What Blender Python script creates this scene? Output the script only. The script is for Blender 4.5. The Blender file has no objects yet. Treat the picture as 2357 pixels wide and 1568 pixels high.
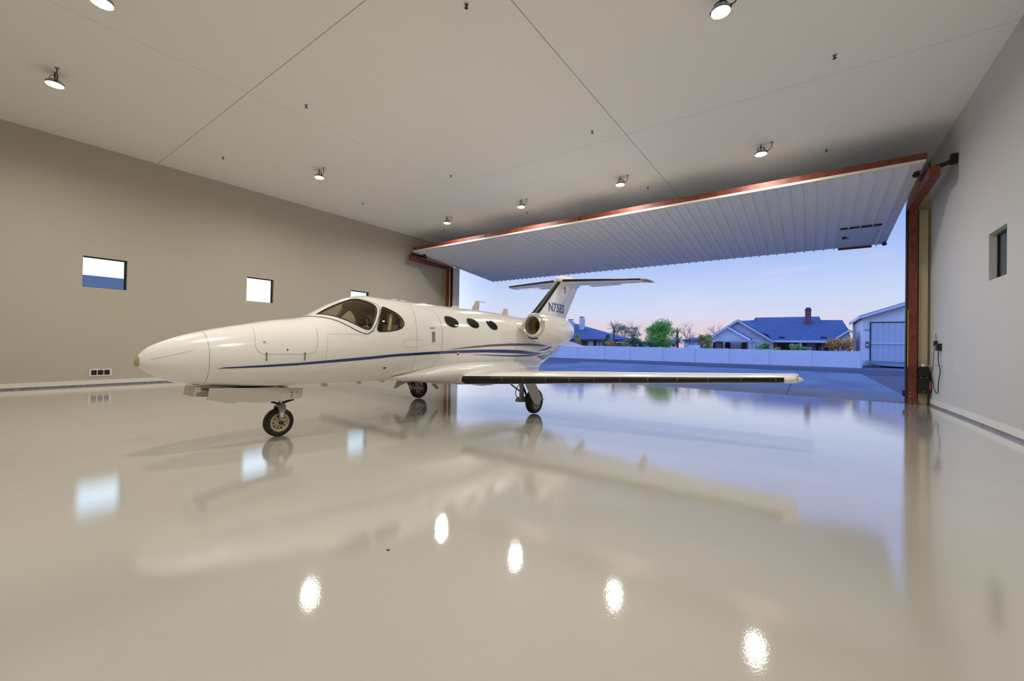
import bpy, bmesh, math, random
from mathutils import Vector, Matrix
from mathutils.geometry import delaunay_2d_cdt
S = bpy.context.scene
COL = S.collection
random.seed(7)
PI = math.pi

# ------------------------------------------------------------------ camera
CAMH = 1.48
FPX, YAW, PIT, ROL = 948.816, -0.62497851, 0.00945573, 0.016799124
cy_, sy_ = math.cos(YAW), math.sin(YAW)
_f = Vector((sy_, cy_, 0)); _r = Vector((cy_, -sy_, 0)); _u = Vector((0, 0, 1))
F2 = _f * math.cos(PIT) + _u * math.sin(PIT)
U2 = -_f * math.sin(PIT) + _u * math.cos(PIT)
R3 = _r * math.cos(ROL) + U2 * math.sin(ROL)
U3 = -_r * math.sin(ROL) + U2 * math.cos(ROL)
cam = bpy.data.objects.new('camera', bpy.data.cameras.new('camera'))
COL.objects.link(cam)
cam.data.sensor_width = 36.0
cam.data.lens = FPX / 2357 * 36.0
cam.data.clip_end = 1000
cam.matrix_world = Matrix(((R3.x, U3.x, -F2.x, 0), (R3.y, U3.y, -F2.y, 0), (R3.z, U3.z, -F2.z, CAMH), (0, 0, 0, 1)))
S.camera = cam

def at(px, py, Y):
    """the point of the plane y = Y that the photograph shows at a pixel"""
    d = R3 * ((px - 1178.5) / FPX) - U3 * ((py - 784) / FPX) + F2
    t = Y / d.y
    return Vector((d.x * t, Y, CAMH + d.z * t))

def floor_z(y):
    return 0.0 if y < 4.0 else -.000735 * (y - 4.0) ** 2

def ground_z(y):
    return -.13 - .005 * (y - 17.3)

# ------------------------------------------------------------------ materials
def lin(c):
    return tuple(((v / 255) / 12.92 if v / 255 <= .04045 else ((v / 255 + .055) / 1.055) ** 2.4) for v in c) + (1,)

def mat(name, rgb, rough=.5, metal=0, coat=0, ior=1.5, emit=None, estr=0, spec=.5):
    m = bpy.data.materials.new(name); m.use_nodes = True
    b = m.node_tree.nodes['Principled BSDF']
    b.inputs['Base Color'].default_value = lin(rgb)
    b.inputs['Roughness'].default_value = rough
    b.inputs['Metallic'].default_value = metal
    b.inputs['IOR'].default_value = ior
    b.inputs['Coat Weight'].default_value = coat
    b.inputs['Coat Roughness'].default_value = .03
    b.inputs['Specular IOR Level'].default_value = spec
    if emit:
        b.inputs['Emission Color'].default_value = lin(emit)
        b.inputs['Emission Strength'].default_value = estr
    return m

def bs(m): return m.node_tree.nodes['Principled BSDF']

def noise_mix(m, rgb2, scale=8, detail=4, lo=.4, hi=.65, stretch=(1, 1, 1), bump=0, bscale=None):
    """mottle a material towards a second colour of the same surface; optional bump"""
    nt = m.node_tree; N = nt.nodes; L = nt.links
    tc = N.new('ShaderNodeTexCoord'); mp = N.new('ShaderNodeMapping')
    mp.inputs['Scale'].default_value = stretch
    L.new(tc.outputs['Object'], mp.inputs['Vector'])
    nz = N.new('ShaderNodeTexNoise'); nz.inputs['Scale'].default_value = scale; nz.inputs['Detail'].default_value = detail
    L.new(mp.outputs['Vector'], nz.inputs['Vector'])
    rp = N.new('ShaderNodeValToRGB'); rp.color_ramp.elements[0].position = lo; rp.color_ramp.elements[1].position = hi
    rp.color_ramp.elements[0].color = bs(m).inputs['Base Color'].default_value[:]
    rp.color_ramp.elements[1].color = lin(rgb2)
    L.new(nz.outputs['Fac'], rp.inputs['Fac']); L.new(rp.outputs['Color'], bs(m).inputs['Base Color'])
    if bump:
        n2 = N.new('ShaderNodeTexNoise'); n2.inputs['Scale'].default_value = bscale or scale; n2.inputs['Detail'].default_value = 3
        L.new(mp.outputs['Vector'], n2.inputs['Vector'])
        bp = N.new('ShaderNodeBump'); bp.inputs['Strength'].default_value = bump; bp.inputs['Distance'].default_value = .02
        L.new(n2.outputs['Fac'], bp.inputs['Height']); L.new(bp.outputs['Normal'], bs(m).inputs['Normal'])
    return m

def glass(name, tint, ior=1.5, rough=.0, refl=1.0):
    m = bpy.data.materials.new(name); m.use_nodes = True
    nt = m.node_tree; N = nt.nodes; L = nt.links
    N.remove(N['Principled BSDF'])
    tr = N.new('ShaderNodeBsdfTransparent'); tr.inputs['Color'].default_value = tint + (1,)
    gl = N.new('ShaderNodeBsdfGlossy'); gl.inputs['Roughness'].default_value = rough
    gl.inputs['Color'].default_value = (refl, refl, refl, 1)
    fr = N.new('ShaderNodeFresnel'); ge = N.new('ShaderNodeNewGeometry'); io = N.new('ShaderNodeMix')   # same reflectance from both sides of a pane
    io.inputs[2].default_value = ior; io.inputs[3].default_value = 1 / ior
    L.new(ge.outputs['Backfacing'], io.inputs[0]); L.new(io.outputs[0], fr.inputs['IOR'])
    mx = N.new('ShaderNodeMixShader')
    L.new(fr.outputs[0], mx.inputs[0]); L.new(tr.outputs[0], mx.inputs[1]); L.new(gl.outputs[0], mx.inputs[2])
    L.new(mx.outputs[0], N['Material Output'].inputs['Surface'])
    return m

M = {}
M['wall'] = mat('wall_paint', (186, 178, 162), .55)
M['wall_r'] = mat('wall_paint_right_skylit', (198, 197, 194), .5)  # cooler, paler wall paint: skylight from the opening put into the colour
M['base'] = mat('baseboard_white', (226, 221, 211), .35)
M['trimgrey'] = noise_mix(mat('bare_concrete_edge', (128, 132, 134), .45), (104, 108, 112), 9)
M['white_paint'] = mat('aircraft_white', (243, 240, 234), .16, coat=.6)
M['gear_paint'] = mat('gear_white', (200, 194, 180), .3)
M['radome_cap'] = mat('nose_cap_tan', (186, 172, 136), .45)
M['blue'] = mat('stripe_blue', (22, 42, 112), .2, coat=.5)
M['brown_stripe'] = mat('stripe_taupe', (112, 102, 98), .2, coat=.5)
M['boot'] = noise_mix(mat('boot_rubber', (17, 16, 15), .25, spec=.4), (30, 28, 25), 40, bump=.12, bscale=70)
M['seam'] = mat('panel_seam', (140, 133, 122), .6)
M['dark'] = mat('dark_trim', (28, 26, 24), .45)
M['black'] = mat('black_plastic', (14, 14, 15), .4)
M['rubber'] = noise_mix(mat('tyre_rubber', (22, 21, 20), .55), (34, 30, 27), 30)
M['hub'] = mat('hub_cream', (190, 176, 140), .4)
M['hole'] = mat('wheel_hole', (22, 18, 14), .6)
M['steel'] = mat('polished_steel', (200, 198, 192), .14, metal=1)
M['chrome'] = mat('inlet_polished', (226, 224, 218), .2, metal=.75)
M['duct'] = mat('inlet_duct_gold', (206, 182, 126), .3, metal=.25)
M['strut'] = mat('strut_grey', (150, 146, 134), .35, metal=.3)
M['cream'] = mat('cabin_cream', (222, 208, 178), .6)
M['seatmat'] = mat('seat_leather', (206, 194, 168), .5)
M['panelgrey'] = mat('cockpit_grey', (58, 58, 58), .55)
M['tint'] = glass('aircraft_glass', (.80, .76, .64), 1.45)
M['cabin_tint'] = glass('cabin_glass', (.30, .28, .24), 1.6)
M['window_glass'] = glass('window_glass', (.86, .93, .93), 1.45)
M['dimmed_window'] = glass('dimmed_window_glass', (.27, .32, .30), 1.3)  # made-up tint that dims the sky behind the right wall's pane
M['tan'] = mat('tan_wall_paint', (184, 172, 140), .55)
M['navlens'] = mat('nav_lens', (232, 230, 224), .08, spec=.8)
M['rust'] = noise_mix(mat('red_oxide_steel', (124, 60, 42), .55), (92, 40, 28), 6, lo=.35, hi=.7)
M['darkrust'] = mat('dark_steel', (34, 22, 20), .5)
M['ribmetal'] = mat('ribbed_white_metal', (222, 224, 226), .35)
M['mandoor'] = mat('painted_steel_door', (206, 209, 212), .35)
M['stripwhite'] = mat('seal_strip_white', (226, 220, 206), .4)
M['bronze'] = mat('window_frame_bronze', (26, 22, 20), .4)
M['yellow'] = mat('yellow_strip', (196, 168, 50), .5)
M['capred'] = mat('capacitor_orange', (150, 72, 50), .45)
M['pvc'] = mat('white_plastic', (224, 222, 216), .4)
M['lens'] = mat('lamp_lens', (255, 250, 240), .3, emit=(255, 248, 238), estr=860)
M['lamp'] = mat('lamp_housing', (150, 146, 138), .4)
M['cordmat'] = mat('black_cord', (16, 15, 15), .5)
M['brick'] = noise_mix(mat('brick_red', (128, 92, 86), .8), (98, 72, 74), 9)
M['concrete'] = noise_mix(mat('apron_concrete', (112, 110, 110), .7, spec=.25), (94, 93, 96), .6, 6, stretch=(1, .35, 1), bump=.05, bscale=3)
M['asphalt'] = noise_mix(mat('asphalt', (52, 52, 56), .85), (38, 38, 44), 1.4, 5)
M['gravel'] = noise_mix(mat('gravel_brown', (116, 92, 92), .9), (58, 44, 48), 9, 5, lo=.35, hi=.6, bump=.8, bscale=14)
M['roof'] = noise_mix(mat('roof_tile_slate', (84, 90, 108), .8), (64, 70, 90), 2.2, 5, stretch=(1, 3, 3), bump=.4, bscale=5)
M['stucco'] = noise_mix(mat('stucco_white', (214, 212, 210), .85), (200, 198, 200), 3)
M['fascia'] = mat('fascia_dark', (34, 36, 44), .6)
M['fasciaw'] = mat('fascia_white', (214, 214, 218), .6)
M['darkglass'] = mat('dark_window', (26, 38, 46), .1)
M['hangsheet'] = mat('hangar_sheet', (186, 194, 202), .45)
M['bark'] = mat('bark', (92, 80, 76), .9)
M['palebark'] = mat('pale_bark', (136, 122, 124), .9)
LEAF = dict(green=(140, 196, 60), dark=(96, 150, 68), olive=(150, 152, 118), yellow=(200, 182, 60), orange=(226, 150, 70), palm=(120, 140, 98), blue=(150, 170, 150), lime=(170, 190, 86))
for k, c in LEAF.items():
    M['leaf_' + k] = noise_mix(mat('leaf_' + k, c, .7), tuple(int(v * .62) for v in c), 1.5, 3)

# fence blocks
m = M['block'] = mat('block_wall', (226, 226, 226), .85)
nt = m.node_tree; N = nt.nodes; L = nt.links
tc = N.new('ShaderNodeTexCoord'); mp = N.new('ShaderNodeMapping'); mp.inputs['Rotation'].default_value = (PI / 2, 0, 0)
br = N.new('ShaderNodeTexBrick'); br.inputs['Scale'].default_value = 1.0
br.inputs['Brick Width'].default_value = .4; br.inputs['Row Height'].default_value = .2; br.inputs['Mortar Size'].default_value = .012
br.inputs['Color1'].default_value = lin((228, 228, 228)); br.inputs['Color2'].default_value = lin((223, 223, 224)); br.inputs['Mortar'].default_value = lin((211, 211, 213))
L.new(tc.outputs['Object'], mp.inputs[0]); L.new(mp.outputs[0], br.inputs[0]); L.new(br.outputs['Color'], bs(m).inputs['Base Color'])

# epoxy floor: glossy resin coat over pale grey, faint orange-peel
m = M['floor'] = mat('epoxy_floor', (191, 188, 180), .045, spec=.5, ior=1.5, coat=.85)
noise_mix(m, (184, 181, 172), .35, 4, bump=.018, bscale=70)
bs(m).inputs['Coat Roughness'].default_value = .035
m.node_tree.links.new(bs(m).inputs['Normal'].links[0].from_socket, bs(m).inputs['Coat Normal'])
# ceiling board with four taped joints
m = M['ceil'] = mat('ceiling_board', (240, 238, 232), .6)
nt = m.node_tree; N = nt.nodes; L = nt.links
tc = N.new('ShaderNodeTexCoord'); sx = N.new('ShaderNodeSeparateXYZ'); L.new(tc.outputs['Object'], sx.inputs[0])
prev = None
for axis, pos, w, k in (('X', -10.8, .009, .35), ('X', -4.16, .012, .75), ('Y', 4.16, .011, .65), ('Y', 11.0, .009, .4)):
    a = N.new('ShaderNodeMath'); a.operation = 'SUBTRACT'; L.new(sx.outputs[axis], a.inputs[0]); a.inputs[1].default_value = pos
    b = N.new('ShaderNodeMath'); b.operation = 'ABSOLUTE'; L.new(a.outputs[0], b.inputs[0])
    c = N.new('ShaderNodeMath'); c.operation = 'LESS_THAN'; L.new(b.outputs[0], c.inputs[0]); c.inputs[1].default_value = w
    d = N.new('ShaderNodeMath'); d.operation = 'MULTIPLY'; L.new(c.outputs[0], d.inputs[0]); d.inputs[1].default_value = k
    if prev is None: prev = d
    else:
        e = N.new('ShaderNodeMath'); e.operation = 'MAXIMUM'; L.new(prev.outputs[0], e.inputs[0]); L.new(d.outputs[0], e.inputs[1]); prev = e
mx = N.new('ShaderNodeMix'); mx.data_type = 'RGBA'
mx.inputs[6].default_value = lin((240, 238, 232)); mx.inputs[7].default_value = lin((150, 145, 136))
L.new(prev.outputs[0], mx.inputs[0]); L.new(mx.outputs[2], bs(m).inputs['Base Color'])

# ------------------------------------------------------------------ mesh helpers
class MB:
    def __init__(s): s.v = []; s.f = []
    def add(s, vs, fs):
        n = len(s.v); s.v += [Vector(p) for p in vs]; s.f += [[i + n for i in f] for f in fs]; return s
    def box(s, lo, hi):
        (a, b, c), (d, e, f) = lo, hi
        return s.add([(a, b, c), (d, b, c), (d, e, c), (a, e, c), (a, b, f), (d, b, f), (d, e, f), (a, e, f)],
                     [(0, 3, 2, 1), (4, 5, 6, 7), (0, 1, 5, 4), (1, 2, 6, 5), (2, 3, 7, 6), (3, 0, 4, 7)])
    def loft(s, rings, caps=True, closed=True):
        n = len(rings[0]); vs = [p for r in rings for p in r]; fs = []
        for i in range(len(rings) - 1):
            for j in range(n if closed else n - 1):
                k = (j + 1) % n
                fs.append((i * n + j, i * n + k, (i + 1) * n + k, (i + 1) * n + j))
        if caps:
            fs.append(tuple(range(n))[::-1]); fs.append(tuple(range((len(rings) - 1) * n, len(rings) * n)))
        return s.add(vs, fs)
    def tube(s, pts, r, n=8, caps=True):
        pts = [Vector(p) for p in pts]; rings = []; up = None
        for i, p in enumerate(pts):
            d = (pts[min(i + 1, len(pts) - 1)] - pts[max(i - 1, 0)]).normalized()
            if up is None:
                up = Vector((0, 0, 1)) if abs(d.z) < .9 else Vector((1, 0, 0))
            a = d.cross(up).normalized(); b = a.cross(d).normalized(); up = b
            rr = r[i] if isinstance(r, (list, tuple)) else r
            rings.append([p + a * rr * math.cos(2 * PI * k / n) + b * rr * math.sin(2 * PI * k / n) for k in range(n)])
        return s.loft(rings, caps)
    def lathe(s, c, axis, prof, n=24, caps=False):
        """prof: (distance along the axis, radius)"""
        c = Vector(c); ax = Vector(axis).normalized()
        u = ax.orthogonal().normalized(); w = ax.cross(u)
        rings = [[c + ax * t + (u * math.cos(2 * PI * k / n) + w * math.sin(2 * PI * k / n)) * max(r, 1e-4) for k in range(n)] for t, r in prof]
        return s.loft(rings, caps)
    def prism(s, poly, off):
        """a polygon (3-D points) extruded by a vector"""
        n = len(poly); off = Vector(off); P = [Vector(p) for p in poly]
        return s.add(P + [p + off for p in P], [tuple(range(n))[::-1], tuple(range(n, 2 * n))] + [(i, (i + 1) % n, n + (i + 1) % n, n + i) for i in range(n)])
    def build(s, name, m, parent=None, smooth=0, fix=True):
        root = parent
        while root is not None and root.parent is not None: root = root.parent
        o0 = Vector(root.location) if root is not None else Vector((0, 0, 0))
        me = bpy.data.meshes.new(name)
        me.from_pydata([tuple(p - o0) for p in s.v], [], s.f)
        if fix:
            bm = bmesh.new(); bm.from_mesh(me); bmesh.ops.recalc_face_normals(bm, faces=bm.faces); bm.to_mesh(me); bm.free()
        me.materials.append(m)
        if smooth:
            me.shade_smooth(); me.set_sharp_from_angle(angle=math.radians(smooth))
        o = bpy.data.objects.new(name, me); COL.objects.link(o)
        if parent is not None: o.parent = parent
        return o

def curve(pts, n=5):
    """a smooth path through the points"""
    P = [Vector(p) for p in pts]; out = []
    for i in range(len(P) - 1):
        a, b, c, d = P[max(i - 1, 0)], P[i], P[i + 1], P[min(i + 2, len(P) - 1)]
        for k in range(n):
            t = k / n
            out.append(.5 * (2 * b + (c - a) * t + (2 * a - 5 * b + 4 * c - d) * t * t + (3 * b - a - 3 * c + d) * t ** 3))
    return out + [P[-1]]

def thing(name, loc, label, cat, group=None):
    o = bpy.data.objects.new(name, None); COL.objects.link(o); o.location = loc
    o.empty_display_size = .2
    return tag(o, label, cat, group)

def tag(o, label, cat, group=None):
    o['label'] = label; o['category'] = cat
    if group: o['group'] = group
    return o

def struct(o):
    o['kind'] = 'structure'; return o

def dup(o, loc, label, group=None, parent=None):
    c = o.copy(); COL.objects.link(c); c.location = loc
    c['label'] = label
    if group: c['group'] = group
    def rec(src, dst):
        for ch in list(src.children):
            k = ch.copy(); COL.objects.link(k); k.parent = dst; rec(ch, k)
    rec(o, c)
    return c
# ------------------------------------------------------------------ the hangar shell
XL, XR, YB, YD, ZC = -17.78, 2.96, -3.2, 17.6, 7.34
ys = [YB, 1.0, 3.0] + [4.0 + (YD - .3 - 4.0) * i / 40 for i in range(41)]
b = MB().loft([[(XL, y, floor_z(y)), (XR, y, floor_z(y))] for y in ys], False, closed=False)
fl_ = b.build('floor', M['floor'], fix=False); struct(fl_)
if fl_.data.polygons[0].normal.z < 0: fl_.data.flip_normals()
fl_.data.shade_smooth()
struct(MB().box((XL - .3, YB - .3, ZC), (XR + .3, YD + .3, ZC + .2)).build('ceiling', M['ceil']))

def holed_wall(name, m, x0, x1, holes, y0, y1, z0, z1):
    """wall between x0 (room face) and x1, with window holes (ya, yb, za, zb)"""
    yy = sorted({y0, y1} | {v for h in holes for v in h[:2]}); zz = sorted({z0, z1} | {v for h in holes for v in h[2:]})
    b = MB()
    def hole(i, j): 
        c = ((yy[i] + yy[i + 1]) / 2, (zz[j] + zz[j + 1]) / 2)
        return any(h[0] < c[0] < h[1] and h[2] < c[1] < h[3] for h in holes)
    for x in (x0, x1):
        for i in range(len(yy) - 1):
            for j in range(len(zz) - 1):
                if not hole(i, j):
                    b.add([(x, yy[i], zz[j]), (x, yy[i + 1], zz[j]), (x, yy[i + 1], zz[j + 1]), (x, yy[i], zz[j + 1])], [(0, 1, 2, 3)])
    for ya, yb, za, zb in holes + [(y0, y1, z0, z1)]:
        P = [(ya, za), (yb, za), (yb, zb), (ya, zb)]
        for k in range(4):
            (p, q), (r, t) = P[k], P[(k + 1) % 4]
            b.add([(x0, p, q), (x1, p, q), (x1, r, t), (x0, r, t)], [(0, 1, 2, 3)])
    bb = b.build(name, m)
    w = bmesh.new(); w.from_mesh(bb.data); bmesh.ops.remove_doubles(w, verts=w.verts, dist=1e-4); bmesh.ops.recalc_face_normals(w, faces=w.faces); w.to_mesh(bb.data); w.free()
    return struct(bb)

LW = [(2.47, 3.47, 3.01, 3.95), (6.94, 7.93, 3.0, 3.95), (11.43, 12.43, 3.0, 3.95)]
RW = [(11.55, 12.50, 2.94, 3.89)]
holed_wall('wall_left', M['wall'], XL, XL - .25, LW, YB, YD + .3, -.3, ZC)
holed_wall('wall_right', M['wall_r'], XR, XR + .17, RW, YB, YD + .3, -.3, ZC)
struct(MB().box((XL, YB - .25, -.1), (XR, YB, ZC)).build('wall_rear', M['wall']))

def window(n, x, out, hole, wl=.045, wr=.045, wb=.045, w=.045, gm='window_glass'):
    ya, yb, za, zb = hole; t = .05
    xa, xb = sorted((x, x + out * t))
    e = thing('window_%d' % n, (x, (ya + yb) / 2, za), '', '')
    del e['label'], e['category']; struct(e)
    f = MB()
    f.box((xa, ya, za), (xb, yb, za + wb)); f.box((xa, ya, zb - w), (xb, yb, zb))
    f.box((xa, ya, za + wb), (xb, ya + wl, zb - w)); f.box((xa, yb - wr, za + wb), (xb, yb, zb - w))
    struct(f.build('window_frame', M['bronze'], e))
    g = MB().box((x + out * .02 - .004, ya + wl, za + wb), (x + out * .02 + .004, yb - wr, zb - w))
    struct(g.build('window_pane', M[gm], e))
for i, hl in enumerate(LW): window(i + 1, XL - .10, -1, hl, .016, .055, .016, .035)
window(4, XR + .11, 1, RW[0], .045, .04, gm='dimmed_window')

# door wall: narrow returns beside the opening and the header above the raised door
struct(MB().box((XL, YD, -.3), (-17.3, YD + .3, ZC)).box((2.46, YD, -.3), (XR, YD + .3, ZC)).box((-17.3, YD, 6.42), (2.46, YD + .3, ZC)).build('wall_door', M['tan']))

# skirting and the bare concrete strip left along both walls
def skirting(name, x, d, y0, y1, h0, h1, m, up=0.0):
    b = MB(); n = 10
    for i in range(n):
        a, c = y0 + (y1 - y0) * i / n, y0 + (y1 - y0) * (i + 1) / n
        za, zc = floor_z(a), floor_z(c)
        b.add([(x, a, za + h0), (x + d, a, za + h0), (x + d, c, zc + h0), (x, c, zc + h0), (x, a, za + h1), (x + d, a, za + h1), (x + d, c, zc + h1), (x, c, zc + h1)],
              [(0, 3, 2, 1), (4, 5, 6, 7), (0, 1, 5, 4), (1, 2, 6, 5), (2, 3, 7, 6), (3, 0, 4, 7)])
    struct(b.build(name, m))
skirting('baseboard_left', XL, .025, YB, YD, .045, .17, M['base'])
skirting('baseboard_right', XR, -.025, YB, YD - .3, .055, .19, M['base'])
skirting('trim_1', XL, .018, YB, YD, -.01, .045, M['trimgrey'])
skirting('trim_2', XR, -.018, YB, YD, -.01, .055, M['trimgrey'])
# left jamb: white reveal, black seal and the pale outer strip (seen beside the opening)
struct(MB().box((-17.02, YD - .05, -.14), (-16.82, YD + .3, 5.92)).build('trim_3', M['wall_r']))
struct(MB().box((-17.16, YD - .12, -.14), (-17.03, YD + .1, 5.92)).build('trim_4', M['black']))
struct(MB().box((-17.25, YD - .1, -.14), (-17.17, YD + .1, 5.92)).build('trim_5', M['stripwhite']))

# ------------------------------------------------------------------ raised door and its steel
DY0, DZ0, DY1, DZ1 = 14.76, 6.36, 21.48, 5.65
DXA, DXB = -17.13, 2.38
dk = (DZ1 - DZ0) / (DY1 - DY0)
door = thing('hangar_door', (-7.4, YD, 6.06), 'wide raised hangar door with ribbed white metal skin and rust red edge beam', 'hangar door')
def dz(y, d=0.0): return DZ0 + dk * (y - DY0) + d
b = MB()
P = .33; rib = [(0, 0), (.06, 0), (.072, -.05), (.108, -.05), (.12, 0), (.20, 0), (.205, -.008), (.215, -.008), (.22, 0), (.27, 0), (.275, -.008), (.285, -.008), (.29, 0)]
MDX0, MDX1, MDY = .985, 1.965, 19.1
xs = []
x = DXA
while x < DXB - .05:
    for a, d in rib:
        if x + a < DXB: xs.append((x + a, d))
    x += P
xs.append((DXB, 0))
for (xa, da), (xb, db) in zip(xs[:-1], xs[1:]):
    inside = xa > MDX0 - .12 and xb < MDX1 + .05
    y1 = MDY if inside else DY1
    b.add([(xa, DY0, dz(DY0, da)), (xb, DY0, dz(DY0, db)), (xb, y1, dz(y1, db)), (xa, y1, dz(y1, da))], [(0, 1, 2, 3)])
    if da < 0 or db < 0:
        b.add([(xa, y1, dz(y1, da)), (xb, y1, dz(y1, db)), (xb, y1, dz(y1)), (xa, y1, dz(y1))], [(0, 1, 2, 3)])
b.build('door_skin', M['ribmetal'], door, fix=False)
MB().add([(DXA, DY0, dz(DY0, .005)), (DXB, DY0, dz(DY0, .005)), (DXB, DY1, dz(DY1, .005)), (DXA, DY1, dz(DY1, .005)),
          (DXA, DY0, dz(DY0, .16)), (DXB, DY0, dz(DY0, .16)), (DXB, DY1, dz(DY1, .16)), (DXA, DY1, dz(DY1, .16))],
         [(0, 3, 2, 1), (4, 5, 6, 7), (0, 1, 5, 4), (1, 2, 6, 5), (2, 3, 7, 6), (3, 0, 4, 7)]).build('door_core', M['mandoor'], door)
MB().box((DXA, DY0 - .12, DZ0 + .03), (DXB + .02, DY0 + .02, DZ0 + .20)).build('edge_beam', M['rust'], door)
MB().box((DXA, DY0 - .13, DZ0 - .035), (DXB, DY0 + .03, DZ0 + .03)).build('seal_strip', M['stripwhite'], door)
md = MB().prism([(MDX0 - .09, MDY + .03, dz(MDY + .03, .004)), (MDX1, MDY + .03, dz(MDY + .03, .004)), (MDX1, DY1, dz(DY1, .004)), (MDX0 - .09, DY1, dz(DY1, .004))], (0, 0, -.022)).build('access_door', M['mandoor'], door)
md['label'] = 'flat access door panel without ribs'
MB().box((MDX0 + .0, 20.05, dz(20.07, -.09)), (MDX0 + .11, 20.16, dz(20.1, -.02))).box((MDX0 + .05, 20.02, dz(20.05, -.1)), (MDX0 + .19, 20.06, dz(20.05, -.07))).build('handle', M['black'], md)
MB().box((MDX0 - .1, MDY - .03, dz(MDY, -.06)), (MDX1 + .05, MDY + .03, dz(MDY, -.01))).build('door_head_shadow', M['dark'], md)  # dark bar standing in for the shadow line where the ribs stop
MB().box((MDX0 - .06, DY1 - .05, dz(DY1, -.09)), (MDX1, DY1 + .02, dz(DY1, -.02))).build('sill', M['rust'], md)
for x, y in ((DXB - .06, 15.30), (DXB - .04, 21.25), (DXA + .13, 15.3)):
    MB().box((x - .07, y - .09, dz(y, -.12)), (x + .03, y + .09, dz(y, -.02))).tube([(x - .10, y, dz(y, -.08)), (x + .05, y, dz(y, -.08))], .028).build('roller_bracket', M['darkrust'], door, smooth=40)
for x in (-7.4, -12.2):
    MB().box((x - .02, DY0 - .14, DZ0 + .04), (x + .03, DY0 - .11, DZ0 + .19)).build('beam_clip', M['black'], door)

def steel_frame(label, xc, w, arm_x, arm_w, side):
    t = thing('door_frame', (xc, YD - .12, floor_z(YD - .1)), label, 'door frame', 'steel frames beside the big opening')
    zb = floor_z(YD - .1); y0, y1 = YD - .2, YD - .02
    if side > 0: y0 = YD - .22
    MB().box((xc - w / 2, y0, zb + .16), (xc + w / 2, y1, 5.88)).build('post', M['rust'], t)
    bp = MB().box((xc - w / 2 - .02, y0 - .03, zb), (xc + w / 2 + .02, y1 + .01, zb + .16)).build('base_plate', M['rust'], t)
    for dx in (-.05, .05):
        MB().lathe((xc + dx, y0 - .03, zb + .05), (0, -1, 0), [(0, .018), (.012, .018), (.014, .001)], 8, True).build('bolt', M['steel'], bp)
        MB().lathe((xc - .05, y0, zb + .30 + dx), (0, -1, 0), [(0, .018), (.012, .018), (.014, .001)], 8, True).build('bolt', M['steel'], bp)
    MB().box((xc - w / 2 - .12, y0 + .01, zb + .22), (xc - w / 2, y0 + .03, zb + .40)).build('strike_plate', M['darkrust'], t)
    MB().box((xc - w / 2 - .05, y0 + .04, zb), (xc - w / 2, y1, 5.9)).build('seal_edge', M['darkrust'], t)
    # the rail that carries the raised door runs into the hangar from the top of the post
    a = MB()
    ya, yb = 14.55, YD - .05
    a.add([(arm_x - arm_w / 2, ya, 6.14 - .26), (arm_x + arm_w / 2, ya, 6.14 - .26), (arm_x + arm_w / 2, yb, 5.90 - .10), (arm_x - arm_w / 2, yb, 5.90 - .10),
           (arm_x - arm_w / 2, ya, 6.14), (arm_x + arm_w / 2, ya, 6.14), (arm_x + arm_w / 2, yb, 5.98), (arm_x - arm_w / 2, yb, 5.98)],
          [(0, 3, 2, 1), (4, 5, 6, 7), (0, 1, 5, 4), (1, 2, 6, 5), (2, 3, 7, 6), (3, 0, 4, 7)])
    a.build('door_rail', M['rust'], t)
    MB().box((arm_x - side * arm_w / 2 - .012, ya, 6.14), (arm_x - side * arm_w / 2 + .025, ya + 1.1, 6.26)).build('rail_stop', M['darkrust'], t)
    for dx in (-.04, .05):
        MB().box((xc + dx - .02, y0 - .03, 5.72), (xc + dx + .02, y0 - .005, 5.86)).build('splice_bolt', M['steel'], t)
    return t
fr = steel_frame('rust red steel post and rail at the right side of the big opening', 2.56, .2, 2.52, .2, 1)
MB().box((2.445, YD - .235, 1.0), (2.462, YD - .21, 2.75)).build('yellow_strip', M['yellow'], fr)
MB().tube([(2.56, 14.72, 6.16), (2.88, 14.72, 6.26)], .055, 10).box((2.83, 14.66, 6.18), (XR - .005, 14.80, 6.42)).build('wall_bracket', M['black'], fr)
steel_frame('rust red steel post and rail at the far left side of the big opening', -17.36, .16, -17.3, .16, -1)

# door operator beside the right post
t = thing('door_operator', (2.78, 17.3, .22), 'black metal door opener box mounted low beside the right post', 'door opener')
MB().box((2.67, 17.2, .22), (2.895, YD - .122, .72)).build('gear_case', M['black'], t)
MB().prism([(2.67, 17.2, .735), (2.67, 17.2, .93), (2.74, 17.2, 1.02), (2.84, 17.2, 1.02), (2.87, 17.2, .98), (2.87, 17.2, .735)], (0, .27, 0)).build('motor_cover', M['black'], t)
MB().lathe((2.785, 17.3, 1.02), (0, 0, 1), [(0, .045), (.075, .045), (.08, .036), (.08, .001)], 14, True).build('release_knob', M['pvc'], t, smooth=40)
MB().lathe((2.922, 17.2, .34), (0, 0, 1), [(0, .026), (.24, .026)], 12, True).build('capacitor', M['capred'], t, smooth=40)
MB().tube([(2.922, 17.225, .30), (2.922, 17.225, .64)], .026, 8).build('capacitor_clamp', M['black'], t)
MB().tube(curve([(2.85, 17.25, 1.02), (2.89, 17.23, .95), (2.915, 17.22, .84), (2.925, 17.22, .72), (2.922, 17.22, .64)]), .013, 8).build('cable', M['cordmat'], t, smooth=40)
for x, z in ((2.72, .70), (2.85, .70), (2.78, .27)):
    MB().lathe((x, 17.2, z), (0, -1, 0), [(0, .014), (.008, .014), (.01, .001)], 8, True).build('bolt', M['steel'], t)
# beige duct box behind the opener and the low rail
struct(MB().box((2.70, YD - .12, floor_z(YD)), (2.9, YD - .001, 5.8)).build('trim_6', M['tan']))

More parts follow.
